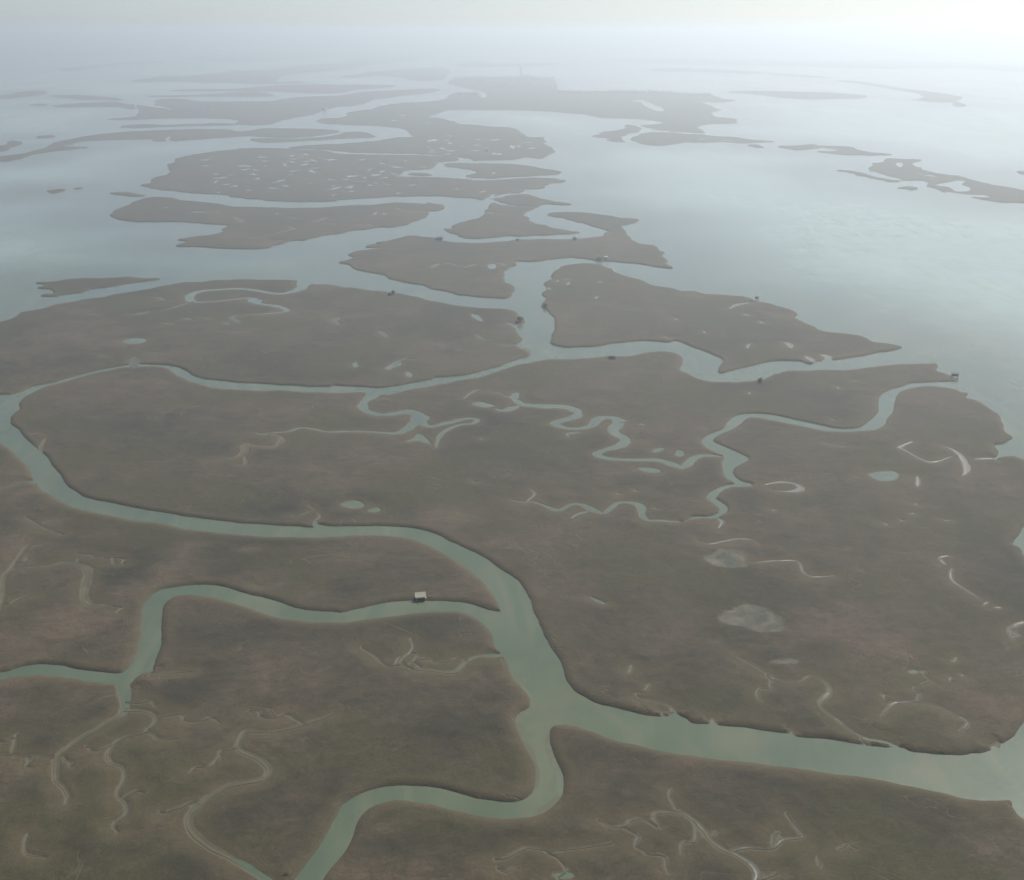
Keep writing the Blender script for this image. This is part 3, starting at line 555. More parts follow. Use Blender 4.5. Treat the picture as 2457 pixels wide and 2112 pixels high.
VEG = [  # vegetation belts: (sheet, x, y, rx, ry, tone) ; negative = dark rush, positive = pale dry grass
 ('K',750,740,260,110,-1),('K',600,130,260,90,-1),('K',1560,860,330,130,-1),('K',500,1370,420,130,-.8),('K',930,560,110,70,-1),('K',1000,960,150,140,-.5),
 ('G',700,1130,300,150,-1),('G',700,1240,120,80,-1),('H',1180,430,420,90,-.8),('G',1750,820,260,60,-1),('G',1650,1040,360,60,-.8),('G',1600,1150,200,80,-.8),('H',130,1180,200,110,-1),('H',560,1270,160,60,-.8),
 ('H',250,720,260,60,-.8),('H',1100,700,120,40,-.8),('G',900,300,300,110,-.6),('G',1350,450,300,80,-.6),('G',1400,800,200,40,-.7),('J',1150,550,300,110,-.7),('J',1500,180,400,130,-.5),('J',1350,1270,200,120,-.7),('J',1100,1560,200,150,-1),('J',1800,1000,180,220,-.6),
 ('J',450,980,130,150,-.8),('J',650,200,130,150,-.8),('J',120,560,250,60,-.6),('J',250,800,180,60,-.8),('J',560,1450,150,100,-.6),('J',550,540,30,90,-1),('J',180,1150,120,120,-.6),
 ('L',350,560,300,110,-.8),('L',1400,720,260,110,-.7),('L',600,260,250,60,-.7),('L',900,700,200,90,-.5),('L',900,1100,700,80,-.8),('L',1600,1350,400,160,-.7),('L',300,1150,300,80,-.5),('I',350,1300,300,120,-.6),('I',1900,1000,220,300,-.6),('I',1850,350,140,110,-.6),('I',1250,460,100,40,-.6),('I',150,600,100,50,-.6),
 ('I',500,120,400,70,-.5),('H',1900,250,200,60,-.5),('D',1500,1130,600,70,-.6),('D',900,760,160,50,-.6),('D',1500,650,300,50,-.6),('E',700,830,300,60,-.4),('E',500,400,250,40,-.4),
 ('G',200,720,200,60,.8),('G',1150,1080,150,90,1),('G',1000,1210,140,80,1),('G',800,1320,150,60,.8),('G',100,1000,160,120,.5),('H',620,860,200,90,.8),('H',1000,1050,350,130,.45),('H',1500,1000,350,120,.35),('H',700,1260,150,120,.6),('G',150,600,160,90,.8),
 ('J',620,600,90,90,.6),('J',300,120,180,70,.5),('J',600,1500,280,60,-.3),('J',120,1350,220,60,.2),('K',1000,720,90,80,.6),('J',1300,1560,160,60,.2),('J',1950,1500,60,160,.8),('I',800,700,400,120,.3),('L',250,250,250,70,.4),('G',1000,560,400,120,.35),('D',400,950,350,100,.4),('D',900,1230,400,60,.4),('K',1250,280,1,1,0),
]
MUD_FLATS = [
 "K 1000,380 1060,430 1130,500 1165,570 1170,620 1140,660 1110,700 1115,760 1135,820 1165,880 1175,950 1192,1000 1190,1060 1165,1110 1140,1110 1150,1000 1110,880 1060,780 1040,690 1080,620 1100,550 1020,470",
 "K 1275,720 1255,780 1240,860 1262,950 1290,1020 1295,1080 1280,1140 1240,1180 1180,1215 1120,1240 1100,1262 1180,1262 1280,1210 1345,1120 1345,1020 1300,900 1285,800",
 "J 885,0 882,80 872,170 864,240 845,290 815,330 790,345 840,250 850,170 860,80 870,0",
 "E 1100,1010 1130,1000 1140,1040 1125,1046",
]
random.seed(7)
# ------------------------------------------------------------------ marsh islands
OUT = [land_outline(s) for s in LANDS]
holes = []      # (polygon, creek flag)
for s in CREEK_BANKS:
    holes.append((pond_outline(s), 0.3))
lines = []
for s in CREEKS:
    muddy = 2 if s[0] in 'JKLG' else 0 if s[:6] in ('H 215,', 'H 480,', 'I 255,', 'H 2060', 'D 1850', 'H 1050', 'H 940,') else 1
    c = creek_line(s)
    if len(c) > 2:
        lines.append((c, muddy))
rib = [ribbon(c) for c, m in lines]
solid = [l + r[::-1] for l, r in rib]
beds = []
SB = [(np.asarray(q).min(0), np.asarray(q).max(0)) for q in solid]
RIVER = holes[0][0]
def dry(P, skip):
    """which points lie on land and in no other creek"""
    ok = np.zeros(len(P), bool)
    for o in OUT:
        ok |= winding(o, P)
    ok &= ~winding(RIVER, P)
    mn, mx = P.min(0), P.max(0)
    for j, q in enumerate(solid):
        if j != skip and not (SB[j][1][0] < mn[0] or SB[j][0][0] > mx[0] or SB[j][1][1] < mn[1] or SB[j][0][1] > mx[1]):
            ok &= ~winding(q, P)
    return ok
rnd = random.Random(5)
twigs = []
for i, (c, kind) in enumerate(lines):
    e = dry(np.array([c[0][:2], c[-1][:2]]), i)
    c = taper(c, e[0], e[1])
    c = [(x, y, w * (.8 if kind == 2 else .95)) for x, y, w in c]
    if kind:
        wet = []
        for p in (c[0], c[-1]):
            P = np.array([p[:2]])
            wet.append(not any(winding(o, P)[0] for o in OUT) or winding(RIVER, P)[0])
        beds.append((ribbon(c, 0.12), kind, wet))
    l, r_ = ribbon(c)
    holes.append((l + r_[::-1], 1.0))
    # finer threads that branch off
    dist = math.hypot(*c[0][:2])
    if dist < 620 and kind == 2:
        run = 0.0
        nxt = 6 + 14 * rnd.random()
        for q in range(2, len(c) - 2):
            run += math.hypot(c[q][0] - c[q-1][0], c[q][1] - c[q-1][1])
            if run > nxt:
                run = 0.0
                nxt = (30 + 50 * rnd.random()) * max(1, dist / 500)
                h = math.atan2(c[q+1][1] - c[q-1][1], c[q+1][0] - c[q-1][0]) + rnd.choice((-1, 1)) * (0.7 + .7 * rnd.random())
                n_ = int(7 + 15 * rnd.random() ** 1.5)
                h0 = h
                stp = 1.5 * max(1, dist / 700)
                w0 = min(c[q][2] * .45, 0.27 * max(1, dist / 700))
                x, y = c[q][:2]
                turn = rnd.gauss(0, .15)
                br = []
                for z in range(n_):
                    br.append((x, y, w0))
                    h = h0 + .75 * math.sin(z * .55 + turn * 20) + .35 * math.sin(z * 1.3 + turn * 50) + rnd.gauss(0, .12)
                    x += math.cos(h) * stp
                    y += math.sin(h) * stp
                ok = dry(np.array([p[:2] for p in br]), i)
                cut = next((z for z in range(4, n_) if not ok[z]), n_)
                if cut >= 5 and ok[4:cut].all():
                    twigs.append((taper(br[:cut], False, True), kind or 2))
for c, kind in twigs:
    beds.append((ribbon(c, 0.10), kind, (False, False)))
    l, r_ = ribbon(c)
    holes.append((l + r_[::-1], 1.0))
print('twigs', len(twigs))
for s in PONDS:
    holes.append((pond_outline(s), 0.85))
t = None
for s in POOLS:
    if isinstance(s, str):
        t = s
    elif s[2] > 1:
        holes.append((pool_outline(t, *s), 0.8))
for q in range(48):      # many small wet pools on the two far pool-dotted islands
    tl, x0, x1, y0, y1 = random.choice((('A', 1220, 2040, 500, 700), ('A', 1400, 2050, 480, 690), ('B', 0, 620, 500, 730), ('B', 520, 1180, 390, 500)))
    holes.append((pool_outline(tl, random.uniform(x0, x1), random.uniform(y0, y1), random.uniform(8, 26), random.uniform(4, 9)), 0.8))
pans = [[rough(q, 2.2) for q in pond_outline(s)] for s in PANS]
HB = [(np.asarray(h[0]).min(0), np.asarray(h[0]).max(0)) for h in holes]

# scattered heights for the marsh surface, spacing grows with distance
cand = []
r = 225.0
STEP = 8.5
while r < 26000:
    dr = max(1.6, STEP * (r * r + CAM_H ** 2) / (CAM_H * PF))
    da = STEP / PF * math.sqrt(r * r + CAM_H ** 2) / r
    k = int(R(70) / da)
    a = (np.arange(k) + np.random.RandomState(int(r)).rand(k) * .8) * da - R(35)
    rr = r + dr * (np.random.RandomState(int(r) + 9).rand(k) - .5) * .8
    cand.append(np.stack([np.sin(a) * rr, np.cos(a) * rr], 1))
    r += dr
cand = np.concatenate(cand)

VB = []
for (tl, x, y, rx, ry, tone) in VEG:
    ox, oy = ORG[tl]
    c = ground(ox + x * TILE, oy + y * TILE)
    e = ground(ox + (x + rx) * TILE, oy + y * TILE)
    f0 = ground(ox + x * TILE, oy + (y - ry) * TILE)
    f1 = ground(ox + x * TILE, oy + (y + ry) * TILE)
    VB.append((c[0], (f0[1] + f1[1]) / 2, abs(e[0] - c[0]), abs(f0[1] - f1[1]) / 2, tone))
VB = np.array(VB)

def veg_field(P):
    w = np.array([(noise.noise(Vector((x / 45, y / 45, 1))), noise.noise(Vector((x / 45, y / 45, 9)))) for x, y in P])
    out = np.zeros(len(P))
    for cx, cy, rx, ry, tone in VB:
        q = ((P[:, 0] + w[:, 0] * 22 - cx) / max(rx, 4)) ** 2 + ((P[:, 1] + w[:, 1] * 30 - cy) / max(ry, 6)) ** 2
        out += tone * np.exp(-q * 1.1)
    return np.clip(out, -1, 1)

def inside_land(P, outline, hs):
    ok = winding(outline, P)
    for h in hs:
        idx = np.nonzero(ok)[0]
        if len(idx):
            ok[idx[winding(h[0], P[idx])]] = False
    return ok

def tri(points, edges):
    v, e, f, ov, oe, of = delaunay_2d_cdt([Vector(p) for p in points], edges, [], 0, 0.004)
    return np.array([(q[0], q[1]) for q in v]), np.array(f), ov

ALL_SHORE = []
def pan_field(P):
    """distance inside (+) or outside (-) the nearest bare pan, clipped"""
    out = np.full(len(P), -30.0)
    for p in pans:
        Q = np.asarray(p)
        mn, mx = Q.min(0) - 30, Q.max(0) + 30
        idx = np.nonzero((P > mn).all(1) & (P < mx).all(1))[0]
        if len(idx):
            d = np.sqrt(((P[idx][:, None, :] - Q[None]) ** 2).sum(2)).min(1)
            ins = winding(p, P[idx])
            out[idx] = np.maximum(out[idx], np.where(ins, d, -d))
    return np.clip(out, -30, 30)

def build_land(outline):
    O = np.asarray(outline)
    mn, mx = O.min(0), O.max(0)
    hs = [h for h, (a, b) in zip(holes, HB) if not (b[0] < mn[0] or a[0] > mx[0] or b[1] < mn[1] or a[1] > mx[1])]
    pts, edges, flag = [], [], []
    for poly, fl in [(outline, 0.0)] + hs:
        k = len(pts)
        m = len(poly)
        pts += poly
        flag += [fl] * m
        edges += [(k + i, k + (i + 1) % m) for i in range(m)]
    V, F, ov = tri(pts, edges)
    keep = F[inside_land(V[F].mean(1), outline, hs)]
    fl = np.array([max([flag[i] for i in o], default=1.0) for o in ov])
    # shoreline = edges used once
    cnt = {}
    for a, b, c in keep:
        for p, q, o in ((a, b, c), (b, c, a), (c, a, b)):
            key = (min(p, q), max(p, q))
            cnt[key] = None if key in cnt else (p, q, o)
    shore, ring = [], []
    for e in cnt.values():
        if e is None:
            continue
        p, q, o = e
        A, B, C = V[p], V[q], V[o]
        L = np.hypot(*(B - A))
        dist = math.hypot(*A)
        sub = max(2, min(24, int(L / max(0.6, dist / 1200))))
        f = (fl[p] + fl[q]) / 2
        for j in range(sub):
            t = j / sub
            shore.append((*(A + (B - A) * t), f))
        if L > 1e-6:
            nrm = np.array([-(B - A)[1], (B - A)[0]]) / L
            if np.dot(nrm, C - A) < 0:
                nrm = -nrm
            off = max(1.0 - 0.45 * f, dist / 1400)
            for t in ((0.5,) if L < 3 * off else (0.25, 0.75)):
                m = A + (B - A) * t
                ring.append((*(m + nrm * off), off * .8))
                ring.append((*(m + nrm * off * 3.5), off * 2.6))
    ALL_SHORE.extend(shore)
    kd = kdtree.KDTree(len(shore))
    for i, q in enumerate(shore):
        kd.insert((q[0], q[1], 0), i)
    kd.balance()
    extra = [q[:2] for q in ring if kd.find((q[0], q[1], 0))[2] > q[2]]
    ci = np.nonzero((cand[:, 0] > mn[0]) & (cand[:, 0] < mx[0]) & (cand[:, 1] > mn[1]) & (cand[:, 1] < mx[1]))[0]
    C = cand[ci]
    C = C[inside_land(C, outline, hs)] if len(C) else C
    for q in C:
        off = max(1.0, math.hypot(*q) / 1400)
        if kd.find((q[0], q[1], 0))[2] > off * 4.4:
            extra.append(tuple(q))
    if extra:
        E = np.array(extra)
        E = E[inside_land(E, outline, hs)]
        extra = [tuple(q) for q in E]
    V, F, ov = tri(pts + extra, edges)
    F = F[inside_land(V[F].mean(1), outline, hs)]
    used = np.unique(F)
    remap = -np.ones(len(V), int)
    remap[used] = np.arange(len(used))
    V, F = V[used], remap[F]
    n0 = len(pts)
    D = np.zeros(len(V)); CK = np.zeros(len(V)); Z = np.zeros(len(V))
    for i, (x, y) in enumerate(V):
        _, j, d = kd.find((x, y, 0))
        D[i] = d
        CK[i] = shore[j][2]
        H = 0.85 - 0.50 * CK[i]
        t = min(1.0, d / (1.2 - 0.6 * CK[i]))
        z = -0.12 + H * t * t * (3 - 2 * t)
        u = min(1.0, max(0.0, (d - 1) / 7))
        z += (1.1 - min(H, 1.1)) * u * u * (3 - 2 * u)
        if d > 0.5:
            lev = math.exp(-((d - 4) / 5) ** 2) * 0.30 * (1 - CK[i])
            z += lev + min(1, d / 5) * (0.22 * noise.noise(Vector((x / 9, y / 9, 0))) + 0.20 * noise.noise(Vector((x / 3.5, y / 3.5, 4))) + 0.25 * noise.noise(Vector((x / 60, y / 60, 2))))
        Z[i] = z
    PF_ = pan_field(V)
    Z -= np.clip((PF_ + 1) / 4, 0, 1) * np.clip(Z - .35, 0, 9) * .8
    me = bpy.data.meshes.new('marsh_island')
    # upward faces
    a, b, c = V[F[:, 0]], V[F[:, 1]], V[F[:, 2]]
    cr = (b[:, 0] - a[:, 0]) * (c[:, 1] - a[:, 1]) - (b[:, 1] - a[:, 1]) * (c[:, 0] - a[:, 0])
    F[cr < 0] = F[cr < 0][:, ::-1]
    me.from_pydata(np.column_stack([V, Z]).tolist(), [], F.tolist())
    for nm, arr in (('shore', D), ('creek', CK), ('veg', veg_field(V)), ('pan', PF_)):
        at = me.attributes.new(nm, 'FLOAT', 'POINT')
        at.data.foreach_set('value', arr.astype(np.float32))
    me.polygons.foreach_set('use_smooth', np.ones(len(me.polygons), bool))
    me.update()
    return tag(link('marsh_island', me, M['marsh']), kind='structure'), len(F)

import time
t0 = time.time(); tot = 0
for i, s in enumerate(OUT):
    t1 = time.time()
    o, nf = build_land(s)
    tot += nf
    if time.time() - t1 > 1: print('land', i, nf, round(time.time() - t1, 1))
print('marsh', tot, round(time.time() - t0, 1))

# one water sheet to the horizon; open lagoon is coloured paler, for bright sky reflection as well as milky shallows
kd = kdtree.KDTree(len(ALL_SHORE))
for i, q in enumerate(ALL_SHORE):
    kd.insert((q[0], q[1], 0), i)
kd.balance()
rs = [0.0, 120.0]
while rs[-1] < EXTENT - 1500:
    rs.append(min(EXTENT - 1500, rs[-1] * 1.035 + 2))
NA = 288
wv, op = [], []
for r_ in rs:
    for i in range(NA):
        a = 2 * math.pi * i / NA
        x, y = math.sin(a) * (r_ + .01), math.cos(a) * (r_ + .01)
        wv.append((x, y, 0.0))
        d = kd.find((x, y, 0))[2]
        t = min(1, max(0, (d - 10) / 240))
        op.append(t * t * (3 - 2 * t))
wp = np.array([q[:2] for q in wv])
onland = np.zeros(len(wp), bool)
for o_ in OUT:
    onland |= winding(o_, wp)
op = np.where(onland, 0.0, np.array(op))
wf = [(j * NA + i, (j + 1) * NA + i, (j + 1) * NA + (i + 1) % NA, j * NA + (i + 1) % NA) for j in range(len(rs) - 1) for i in range(NA)]
me = bpy.data.meshes.new('water')
me.from_pydata(wv, [], [f[::-1] for f in wf])
at_ = me.attributes.new('open', 'FLOAT', 'POINT')
at_.data.foreach_set('value', np.array(op, np.float32))
me.update()
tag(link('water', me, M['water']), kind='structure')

# muddy beds of the small creeks, just above the water
for (L_, R_), kind, wet in beds:
    m = len(L_)
    me = bpy.data.meshes.new('creek_bed')
    mid_ = [((a[0] + b_[0]) / 2, (a[1] + b_[1]) / 2) for a, b_ in zip(L_, R_)]
    kz = max(3, m // 4)
    zz = [-.42 * max((1 - i / kz) if wet[0] else 0, (1 - (m - 1 - i) / kz) if wet[1] else 0, 0) for i in range(m)]
    vs = [(p[0], p[1], .16 + z) for p, z in zip(L_, zz)] + [(p[0], p[1], .05 + z) for p, z in zip(mid_, zz)] + [(p[0], p[1], .16 + z) for p, z in zip(R_, zz)]
    me.from_pydata(vs, [], [(i, m + i, m + i + 1, i + 1) for i in range(m - 1)] + [(m + i, 2 * m + i, 2 * m + i + 1, m + i + 1) for i in range(m - 1)])
    me.update()
    tag(link('creek_bed', me, M['creekmud' if kind == 2 else 'palemud']), kind='structure')

# mud flats awash beside the channels
for s in MUD_FLATS:
    p = land_outline(s)
    vs, fs, _ = tri(p, [(i, (i + 1) % len(p)) for i in range(len(p))])
    fs = fs[winding(p, vs[fs].mean(1))]
    a, b_, c = vs[fs[:, 0]], vs[fs[:, 1]], vs[fs[:, 2]]
    cr = (b_[:, 0] - a[:, 0]) * (c[:, 1] - a[:, 1]) - (b_[:, 1] - a[:, 1]) * (c[:, 0] - a[:, 0])
    fs[cr < 0] = fs[cr < 0][:, ::-1]
    me = bpy.data.meshes.new('mud_flat')
    me.from_pydata([(x, y, 0.02) for x, y in vs], [], fs.tolist())
    tag(link('mud_flat', me, M['flat']), kind='structure')

# ------------------------------------------------------------------ things on the marsh
def at(tl, x, y, z=0.0):
    g = ground(ORG[tl][0] + x * TILE, ORG[tl][1] + y * TILE, z)
    return (g[0], g[1], z)

def facing(p):
    return -math.atan2(p[0], p[1])          # turn so that local -Y looks back along the line of sight

def gable(mb, w, d, z0, z1, over=0.25, th=0.12):
    """ridge along X: two roof slabs with thickness"""
    w2, d2 = w / 2 + over, d / 2 + over
    s = (z1 - z0) / (d / 2)
    ze = z0 - s * over
    for sg in (-1, 1):
        v = [(-w2, sg * d2, ze), (w2, sg * d2, ze), (w2, 0, z1), (-w2, 0, z1)]
        v += [(x, y, z + th) for x, y, z in v]
        mb.add(v, [(0, 1, 2, 3), (4, 7, 6, 5), (0, 4, 5, 1), (1, 5, 6, 2), (2, 6, 7, 3), (3, 7, 4, 0)])
    return mb

def stilt_hut(name, pos, rz, w, d, h, floor, wall, roof, label, cat, opening=True, group=None, rise=None, frame=None):
    frame = frame or M['timber']
    t = empty(name, pos, rz)
    tag(t, label, cat, group)
    for x in (-w / 2 + .15, w / 2 - .15):
        for y in (-d / 2 + .15, d / 2 - .15):
            MB().rod((x, y, -1.6), (x, y, floor), .13, .11).build('leg', frame, t)
    pl = MB()
    for i in range(8):
        y0 = -d / 2 - .5 + (d + 1.0) / 8 * i
        pl.box(-w / 2 - .35, w / 2 + .35, y0, y0 + (d + 1.0) / 8 - .03, floor, floor + .1)
    pl.box(-w / 2 - .3, w / 2 + .3, -d / 2 + .1, -d / 2 + .25, floor - .16, floor - .003)
    pl.box(-w / 2 - .3, w / 2 + .3, d / 2 - .25, d / 2 - .1, floor - .16, floor - .003)
    pl.build('platform', frame, t)
    z0 = floor + .103
    wl_ = MB()
    hf, hb = z0 + h, z0 + (h * 1.28 if rise is None else h + rise)
    # four walls, back higher than front, 8 cm thick
    wl_.add([(-w/2, -d/2, z0), (w/2, -d/2, z0), (w/2, d/2, z0), (-w/2, d/2, z0), (-w/2, -d/2, hf), (w/2, -d/2, hf), (w/2, d/2, hb), (-w/2, d/2, hb)],
            [(3, 2, 1, 0), (4, 5, 6, 7), (0, 1, 5, 4), (1, 2, 6, 5), (2, 3, 7, 6), (3, 0, 4, 7)])
    walls = wl_.build('wall', wall, t)
    o = .35
    s = (hb - hf) / d
    v = [(-w/2-o, -d/2-o, hf-s*o), (w/2+o, -d/2-o, hf-s*o), (w/2+o, d/2+o, hb+s*o), (-w/2-o, d/2+o, hb+s*o)]
    v = [(x, y, z + .02) for x, y, z in v] + [(x, y, z + .12) for x, y, z in v]
    rf = MB().add(v, [(3, 2, 1, 0), (4, 5, 6, 7), (0, 1, 5, 4), (1, 2, 6, 5), (2, 3, 7, 6), (3, 0, 4, 7)])
    for i in range(7):                       # standing seams of the roof sheet
        x = -w/2 - o + .1 + (w + 2*o - .2) / 6 * i
        y0, y1 = -d/2-o, d/2+o
        za, zb = hf - s*o + .123, hb + s*o + .123
        rf.add([(x-.03, y0, za), (x+.03, y0, za), (x+.03, y1, zb), (x-.03, y1, zb), (x-.03, y0, za+.05), (x+.03, y0, za+.05), (x+.03, y1, zb+.05), (x-.03, y1, zb+.05)],
               [(4, 5, 6, 7), (0, 1, 5, 4), (1, 2, 6, 5), (2, 3, 7, 6), (3, 0, 4, 7)])
    rf.build('roof', roof, t)
    if opening:
        dr = MB().box(w*.12, w*.12 + .8, -d/2 - .05, -d/2 - .003, z0, z0 + min(1.75, h - .1)).build('door', M['timber'], t)
        MB().box(w*.12 + .62, w*.12 + .70, -d/2 - .1, -d/2 - .052, z0 + .8, z0 + .9).build('handle', M['dark'], dr)
        wi = MB().box(-w*.36, -w*.36 + .9, -d/2 - .04, -d/2 - .003, z0 + .75, z0 + 1.4).build('window', M['dark'], t)
        MB().box(-w*.36 - .06, -w*.36 + .96, -d/2 - .08, -d/2 - .042, z0 + .68, z0 + .747).build('sill', M['timber'], wi)
        st = MB()
        for i in range(4):
            st.box(w*.12, w*.12 + .8, -d/2 - .75 - .28*i, -d/2 - .5 - .28*i, floor - .25*i - .06, floor - .25*i)
        st.build('steps', M['sheet'], t)
    else:
        MB().box(-w*.4, w*.4, -d/2 - .03, -d/2 - .003, z0 + h*.62, z0 + h*.85).build('opening', M['dark'], t)
    return t

def crown_mesh(rx, ry, rz, n, leaf, seed):
    """leaf-sized faces spread through uneven clumps"""
    rnd = random.Random(seed)
    cl = []
    for _ in range(max(5, n // 70)):
        a, q = rnd.random() * 6.283, math.sqrt(rnd.random()) * .75
        cl.append((math.cos(a) * q * rx, math.sin(a) * q * ry, rz * (.45 + .75 * rnd.random() * (1.1 - q)), .28 + .3 * rnd.random()))
    mb = MB()
    for _ in range(n):
        cx, cy, cz, cr = rnd.choice(cl)
        u = Vector((rnd.gauss(0, 1), rnd.gauss(0, 1), rnd.gauss(0, 1))).normalized() * (rnd.random() ** .4) * cr
        p = Vector((cx + u.x * rx, cy + u.y * ry, max(.1, cz + u.z * rz)))
        n1 = Vector((rnd.gauss(0, 1), rnd.gauss(0, 1), rnd.gauss(0, 1) + .5)).normalized()
        t1 = n1.orthogonal().normalized() * leaf * (.6 + .8 * rnd.random())
        t2 = n1.cross(t1) * .7
        mb.add([p - t1, p - t2, p + t1, p + t2], [(0, 1, 2, 3)])
    return mb

def bush(name, pos, rx, ry, h, label, cat, seed, group=None):
    t = empty(name, pos, seed * 1.3)
    tag(t, label, cat, group)
    rnd = random.Random(seed)
    tr = MB().rod((0, 0, -.3), (.1, 0, h * .5), .05 * h, .03 * h)
    for i in range(5):
        a = i * 1.26 + rnd.random()
        tr.rod((.05, 0, h * (.12 + .06 * i)), (math.cos(a) * rx * .6, math.sin(a) * ry * .6, h * (.55 + .25 * rnd.random())), .03 * h, .012 * h, 6)
    tr.build('trunk', M['bark'], t)
    crown_mesh(rx, ry, h, 900, .22 + .02 * h, seed).build('crown', M['leaf'], t)
    return t

# cream cabin on the bank of the side channel
p = at('H', 478, 1352, 0.9)
stilt_hut('hut', p, facing(p) + .10, 4.2, 2.0, 0.42, 0.55, M['cream'], M['sheet'], 'low cream hut with sloping pale roof on the bank of the side channel', 'hut', False, rise=0.95, frame=M['cream'])
# dark shelters out at the water's edge
p = at('F', 452, 706, 0.0)
stilt_hut('stilt_shelter', p, facing(p) - .2, 2.9, 2.0, 1.6, 1.3, M['reed'], M['reed'], 'tiny dark stilt shelter in water off the pointed eastern marsh', 'shelter', False, 'stilt shelters')
p = at('F', 1652, 1178, 0.0)
stilt_hut('stilt_shelter', p, facing(p) + .15, 4.6, 2.4, 1.7, 1.4, M['reed'], M['timber'], 'larger dark stilt shelter in water off the tip of the great central marsh', 'shelter', False, 'stilt shelters')
p = at('E', 1603, 458, 1.0)
stilt_hut('shed', p, facing(p), 3.4, 2.4, 1.7, 0.3, M['plaster'], M['sheet'], 'small pale shed beside dark bushes on the middle island', 'shed')

bush('bush', at('E', 310, 672, 1.1), 1.9, 1.9, 2.8, 'lone dark bush on the channel bank of the north-west marsh', 'bush', 3)
bush('bush', at('E', 290, 680, 1.1), 1.6, 1.6, 1.9, 'low bush just left of the lone bush on the north-west marsh', 'bush', 31)
bush('thicket', at('E', 1078, 836, 1.1), 4.2, 3.6, 3.2, 'dark thicket at the eastern bank of the north-west marsh', 'thicket', 4)
bush('bush', at('E', 600, 345, 1.1), 3.6, 2.6, 3.0, 'dark bush on the northern bank of the middle island, leftmost there', 'bush', 5)
bush('bush', at('E', 578, 343, 1.1), 2.6, 2.2, 2.6, 'low bush touching the leftmost bush on the middle island', 'bush', 51)
bush('bush', at('E', 1066, 350, 1.1), 2.4, 2.0, 2.4, 'small bush midway along the northern bank of the middle island', 'bush', 6)
bush('bush', at('E', 1410, 344, 1.1), 3.4, 2.8, 2.9, 'round dark bush near the bend of the hooked island arm', 'bush', 7)
bush('thicket', at('E', 1555, 470, 1.1), 5.2, 4.2, 3.6, 'dark thicket on the southern bank of the middle island by the shed', 'thicket', 8)
bush('thicket', at('E', 1640, 1062, 1.1), 4.4, 2.6, 1.5, 'low thicket on the northern bank of the great central marsh', 'thicket', 9)
bush('bush', at('F', 472, 1204, 1.1), 1.8, 1.6, 2.2, 'small bush at the channel bend on the great central marsh', 'bush', 10)
bush('bush', at('E', 1232, 748, 1.1), 2.8, 2.6, 2.4, 'bush on the western bulge of the pointed eastern marsh', 'bush', 11)

# timber channel marker
def channel_marker(pos, label):
    t = empty('channel_marker', pos)
    tag(t, label, 'marker')
    for i in range(3):
        a = i * 2.094
        MB().rod((math.cos(a) * .9, math.sin(a) * .9, -2), (math.cos(a) * .22, math.sin(a) * .22, 5.6 + .4 * i), .24, .20).build('pile', M['timber'], t)
    MB().rod((0, 0, 4.5), (0, 0, 4.9), .58, .55, 12).build('band', M['dark'], t)
channel_marker(at('A', 1112, 121, 0.0), 'dark three-piled timber marker at far left marsh')

# village island far away
TWR = at('U', 1085, 472, 1.0)
def bell_tower(pos):
    t = empty('bell_tower', pos, .3)
    tag(t, 'tall square brick bell tower rising from the far village island', 'tower')
    s = 4.2
    MB().box(-s, s, -s, s, -1, 46).box(-s - .4, s + .4, -s - .4, s + .4, 46.003, 47.2).build('shaft', M['brick'], t)
    bf = MB()
    for x in (-1, 1):
        for y in (-1, 1):
            bf.box(x * 3.1 - 1, x * 3.1 + 1, y * 3.1 - 1, y * 3.1 + 1, 47.203, 54)
    for k in (-1.0, 1.0):
        bf.box(-.5, .5, k * 3.1 - .9, k * 3.1 + .9, 47.203, 53.997).box(k * 3.1 - .9, k * 3.1 + .9, -.5, .5, 47.203, 53.997)
    bf.box(-4.6, 4.6, -4.6, 4.6, 54.003, 55.2)
    bf.build('belfry', M['brick'], t)
    sp = MB().add([(-4, -4, 55.203), (4, -4, 55.203), (4, 4, 55.203), (-4, 4, 55.203), (0, 0, 64)], [(3, 2, 1, 0), (0, 1, 4), (1, 2, 4), (2, 3, 4), (3, 0, 4)])
    sp.build('spire', M['tile'], t)
    for i in range(4):
        MB().box(-.5, .5, -s - .06, -s - .003, 8 + i * 9, 10.5 + i * 9).build('window', M['dark'], t)
bell_tower(TWR)

def house(name, pos, rz, w, d, h, label, cat='house', group='houses of the far village'):
    t = empty(name, pos, rz)
    tag(t, label, cat, group)
    wl_ = MB().box(-w/2, w/2, -d/2, d/2, -.5, h)
    for x in (-w/2, w/2):
        wl_.add([(x, -d/2, h), (x, d/2, h), (x, 0, h + d*.3)], [(0, 1, 2)])
    wl_.build('wall', M['plaster'], t)
    rf = gable(MB(), w, d, h + .02, h + d*.3 + .02, .4, .2).build('roof', M['tile'], t)
    MB().box(w*.2, w*.2 + .8, d*.12, d*.12 + .8, h + .2, h + d*.3 + 1.2).build('chimney', M['brick'], rf)
    MB().box(-.55, .55, -d/2 - .06, -d/2 - .003, -.5, 2.1).build('door', M['timber'], t)
    for i in range(4):
        x = -w*.38 + w*.76/3*i
        for z in (1.0, 3.9):
            if z + 1.4 < h and not (z < 2 and abs(x) < 1.2):
                MB().box(x - .45, x + .45, -d/2 - .05, -d/2 - .003, z, z + 1.35).build('window', M['dark'], t)
q = TWR
house('church', (q[0] + 34, q[1] - 30, 1.2), .25, 44, 20, 13, 'long tile-roofed church just right of the far bell tower', 'church', None)
house('house', (*at('B', 1135, 44)[:2], 1.2), .1, 26, 11, 7.5, 'large pale house in front of the far church', 'house')
house('house', (*at('B', 1165, 50)[:2], 1.2), -.2, 14, 9, 6.5, 'pale house to the right of the large house before the church', 'house')
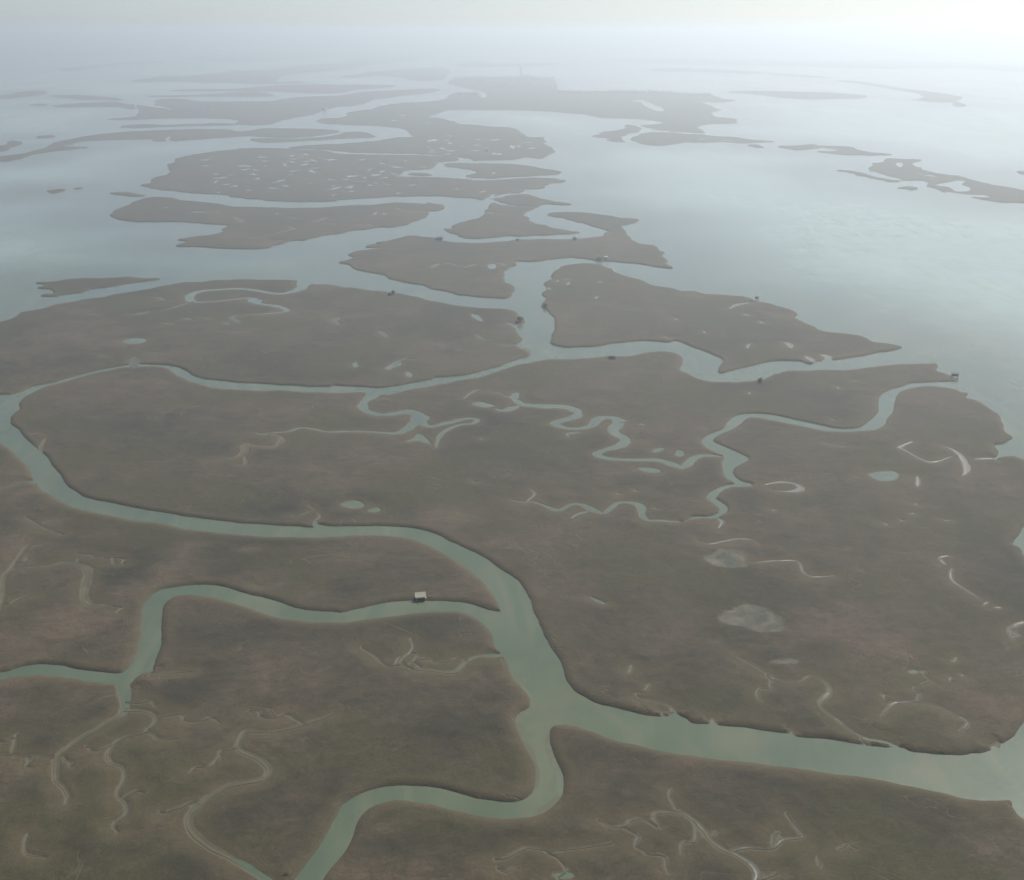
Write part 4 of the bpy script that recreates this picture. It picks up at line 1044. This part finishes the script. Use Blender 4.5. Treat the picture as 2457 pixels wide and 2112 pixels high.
house('house', (*at('B', 1040, 40)[:2], 1.2), .3, 16, 9, 6.5, 'pale house to the left below the far bell tower', 'house')
house('house', (*at('A', 1275, 191)[:2], 1.2), .1, 11, 8, 6, 'lone white house on the far left marsh', 'house')
house('house', (*at('A', 1966, 214)[:2], 1.2), -.3, 15, 9, 6, 'lone pale house on the spit beside the far channel', 'house')
house('house', (*at('B', 877, 464)[:2], 1.2), .2, 7, 6, 4.5, 'small white house on the pool-dotted far marsh point', 'house')

def mast(pos):
    t = empty('mast', pos)
    tag(t, 'thin lattice mast at the right end of the village island', 'mast')
    for a in range(3):
        c = (math.cos(a * 2.094) * .9, math.sin(a * 2.094) * .9)
        MB().rod((c[0], c[1], -.5), (c[0] * .25, c[1] * .25, 24), .16, .1).build('leg', M['timber'], t)
    for i in range(5):
        z = 2 + i * 4.6
        k = 1 - .75 * z / 24
        for a in range(3):
            MB().rod((math.cos(a * 2.094) * .9 * k, math.sin(a * 2.094) * .9 * k, z), (math.cos((a + 1) * 2.094) * .9 * k, math.sin((a + 1) * 2.094) * .9 * k, z + 1.1), .07, .07, 5).build('brace', M['timber'], t)
mast(at('C', 66, 120, 1.0))

# the far wood that reads as one mass
def woodland(regions):
    rnd = random.Random(21)
    bm = bmesh.new()
    bmesh.ops.create_icosphere(bm, subdivisions=1, radius=1)
    base = [v.co.copy() for v in bm.verts]
    fc = [tuple(v.index for v in f.verts) for f in bm.faces]
    bm.free()
    mb = MB()
    for tl, x0, x1, y0, y1, n, h in regions:
        for _ in range(n):
            p = at(tl, x0 + (x1 - x0) * rnd.random(), y0 + (y1 - y0) * rnd.random())
            hh = h * (.5 + .8 * rnd.random())
            r = hh * (.5 + .4 * rnd.random())
            c = Vector((p[0], p[1], 1.0 + hh * .55))
            sd = rnd.random() * 99
            mb.add([c + Vector((v.x * r, v.y * r, v.z * hh * .55)) * (1 + .45 * noise.noise(v * 1.7 + Vector((sd, 0, 0)))) for v in base], fc)
    return tag(mb.build('woodland', M['leaf']), 'dark far wood on the village island', None, None, 'stuff')
woodland([('B', 680, 1290, 20, 34, 260, 9), ('B', 660, 860, 28, 50, 40, 7), ('B', 700, 840, 112, 122, 50, 6), ('B', 1310, 2000, 102, 116, 120, 7), ('B', 900, 1280, 40, 80, 60, 6), ('C', 20, 180, 118, 130, 40, 6)])
# ------------------------------------------------------------------ haze
k = NT('haze_air')
vol = k.n('VolumePrincipled', {'Color': (*HAZE_COLOR, 1), 'Density': HAZE_DENSITY, 'Anisotropy': HAZE_G})
k.t.links.new(vol.outputs[0], k.out.inputs['Volume'])
hz = MB().box(-EXTENT, EXTENT, -EXTENT, EXTENT, -2.0, HAZE_TOP).build('haze', k.m)
tag(hz, kind='stuff')
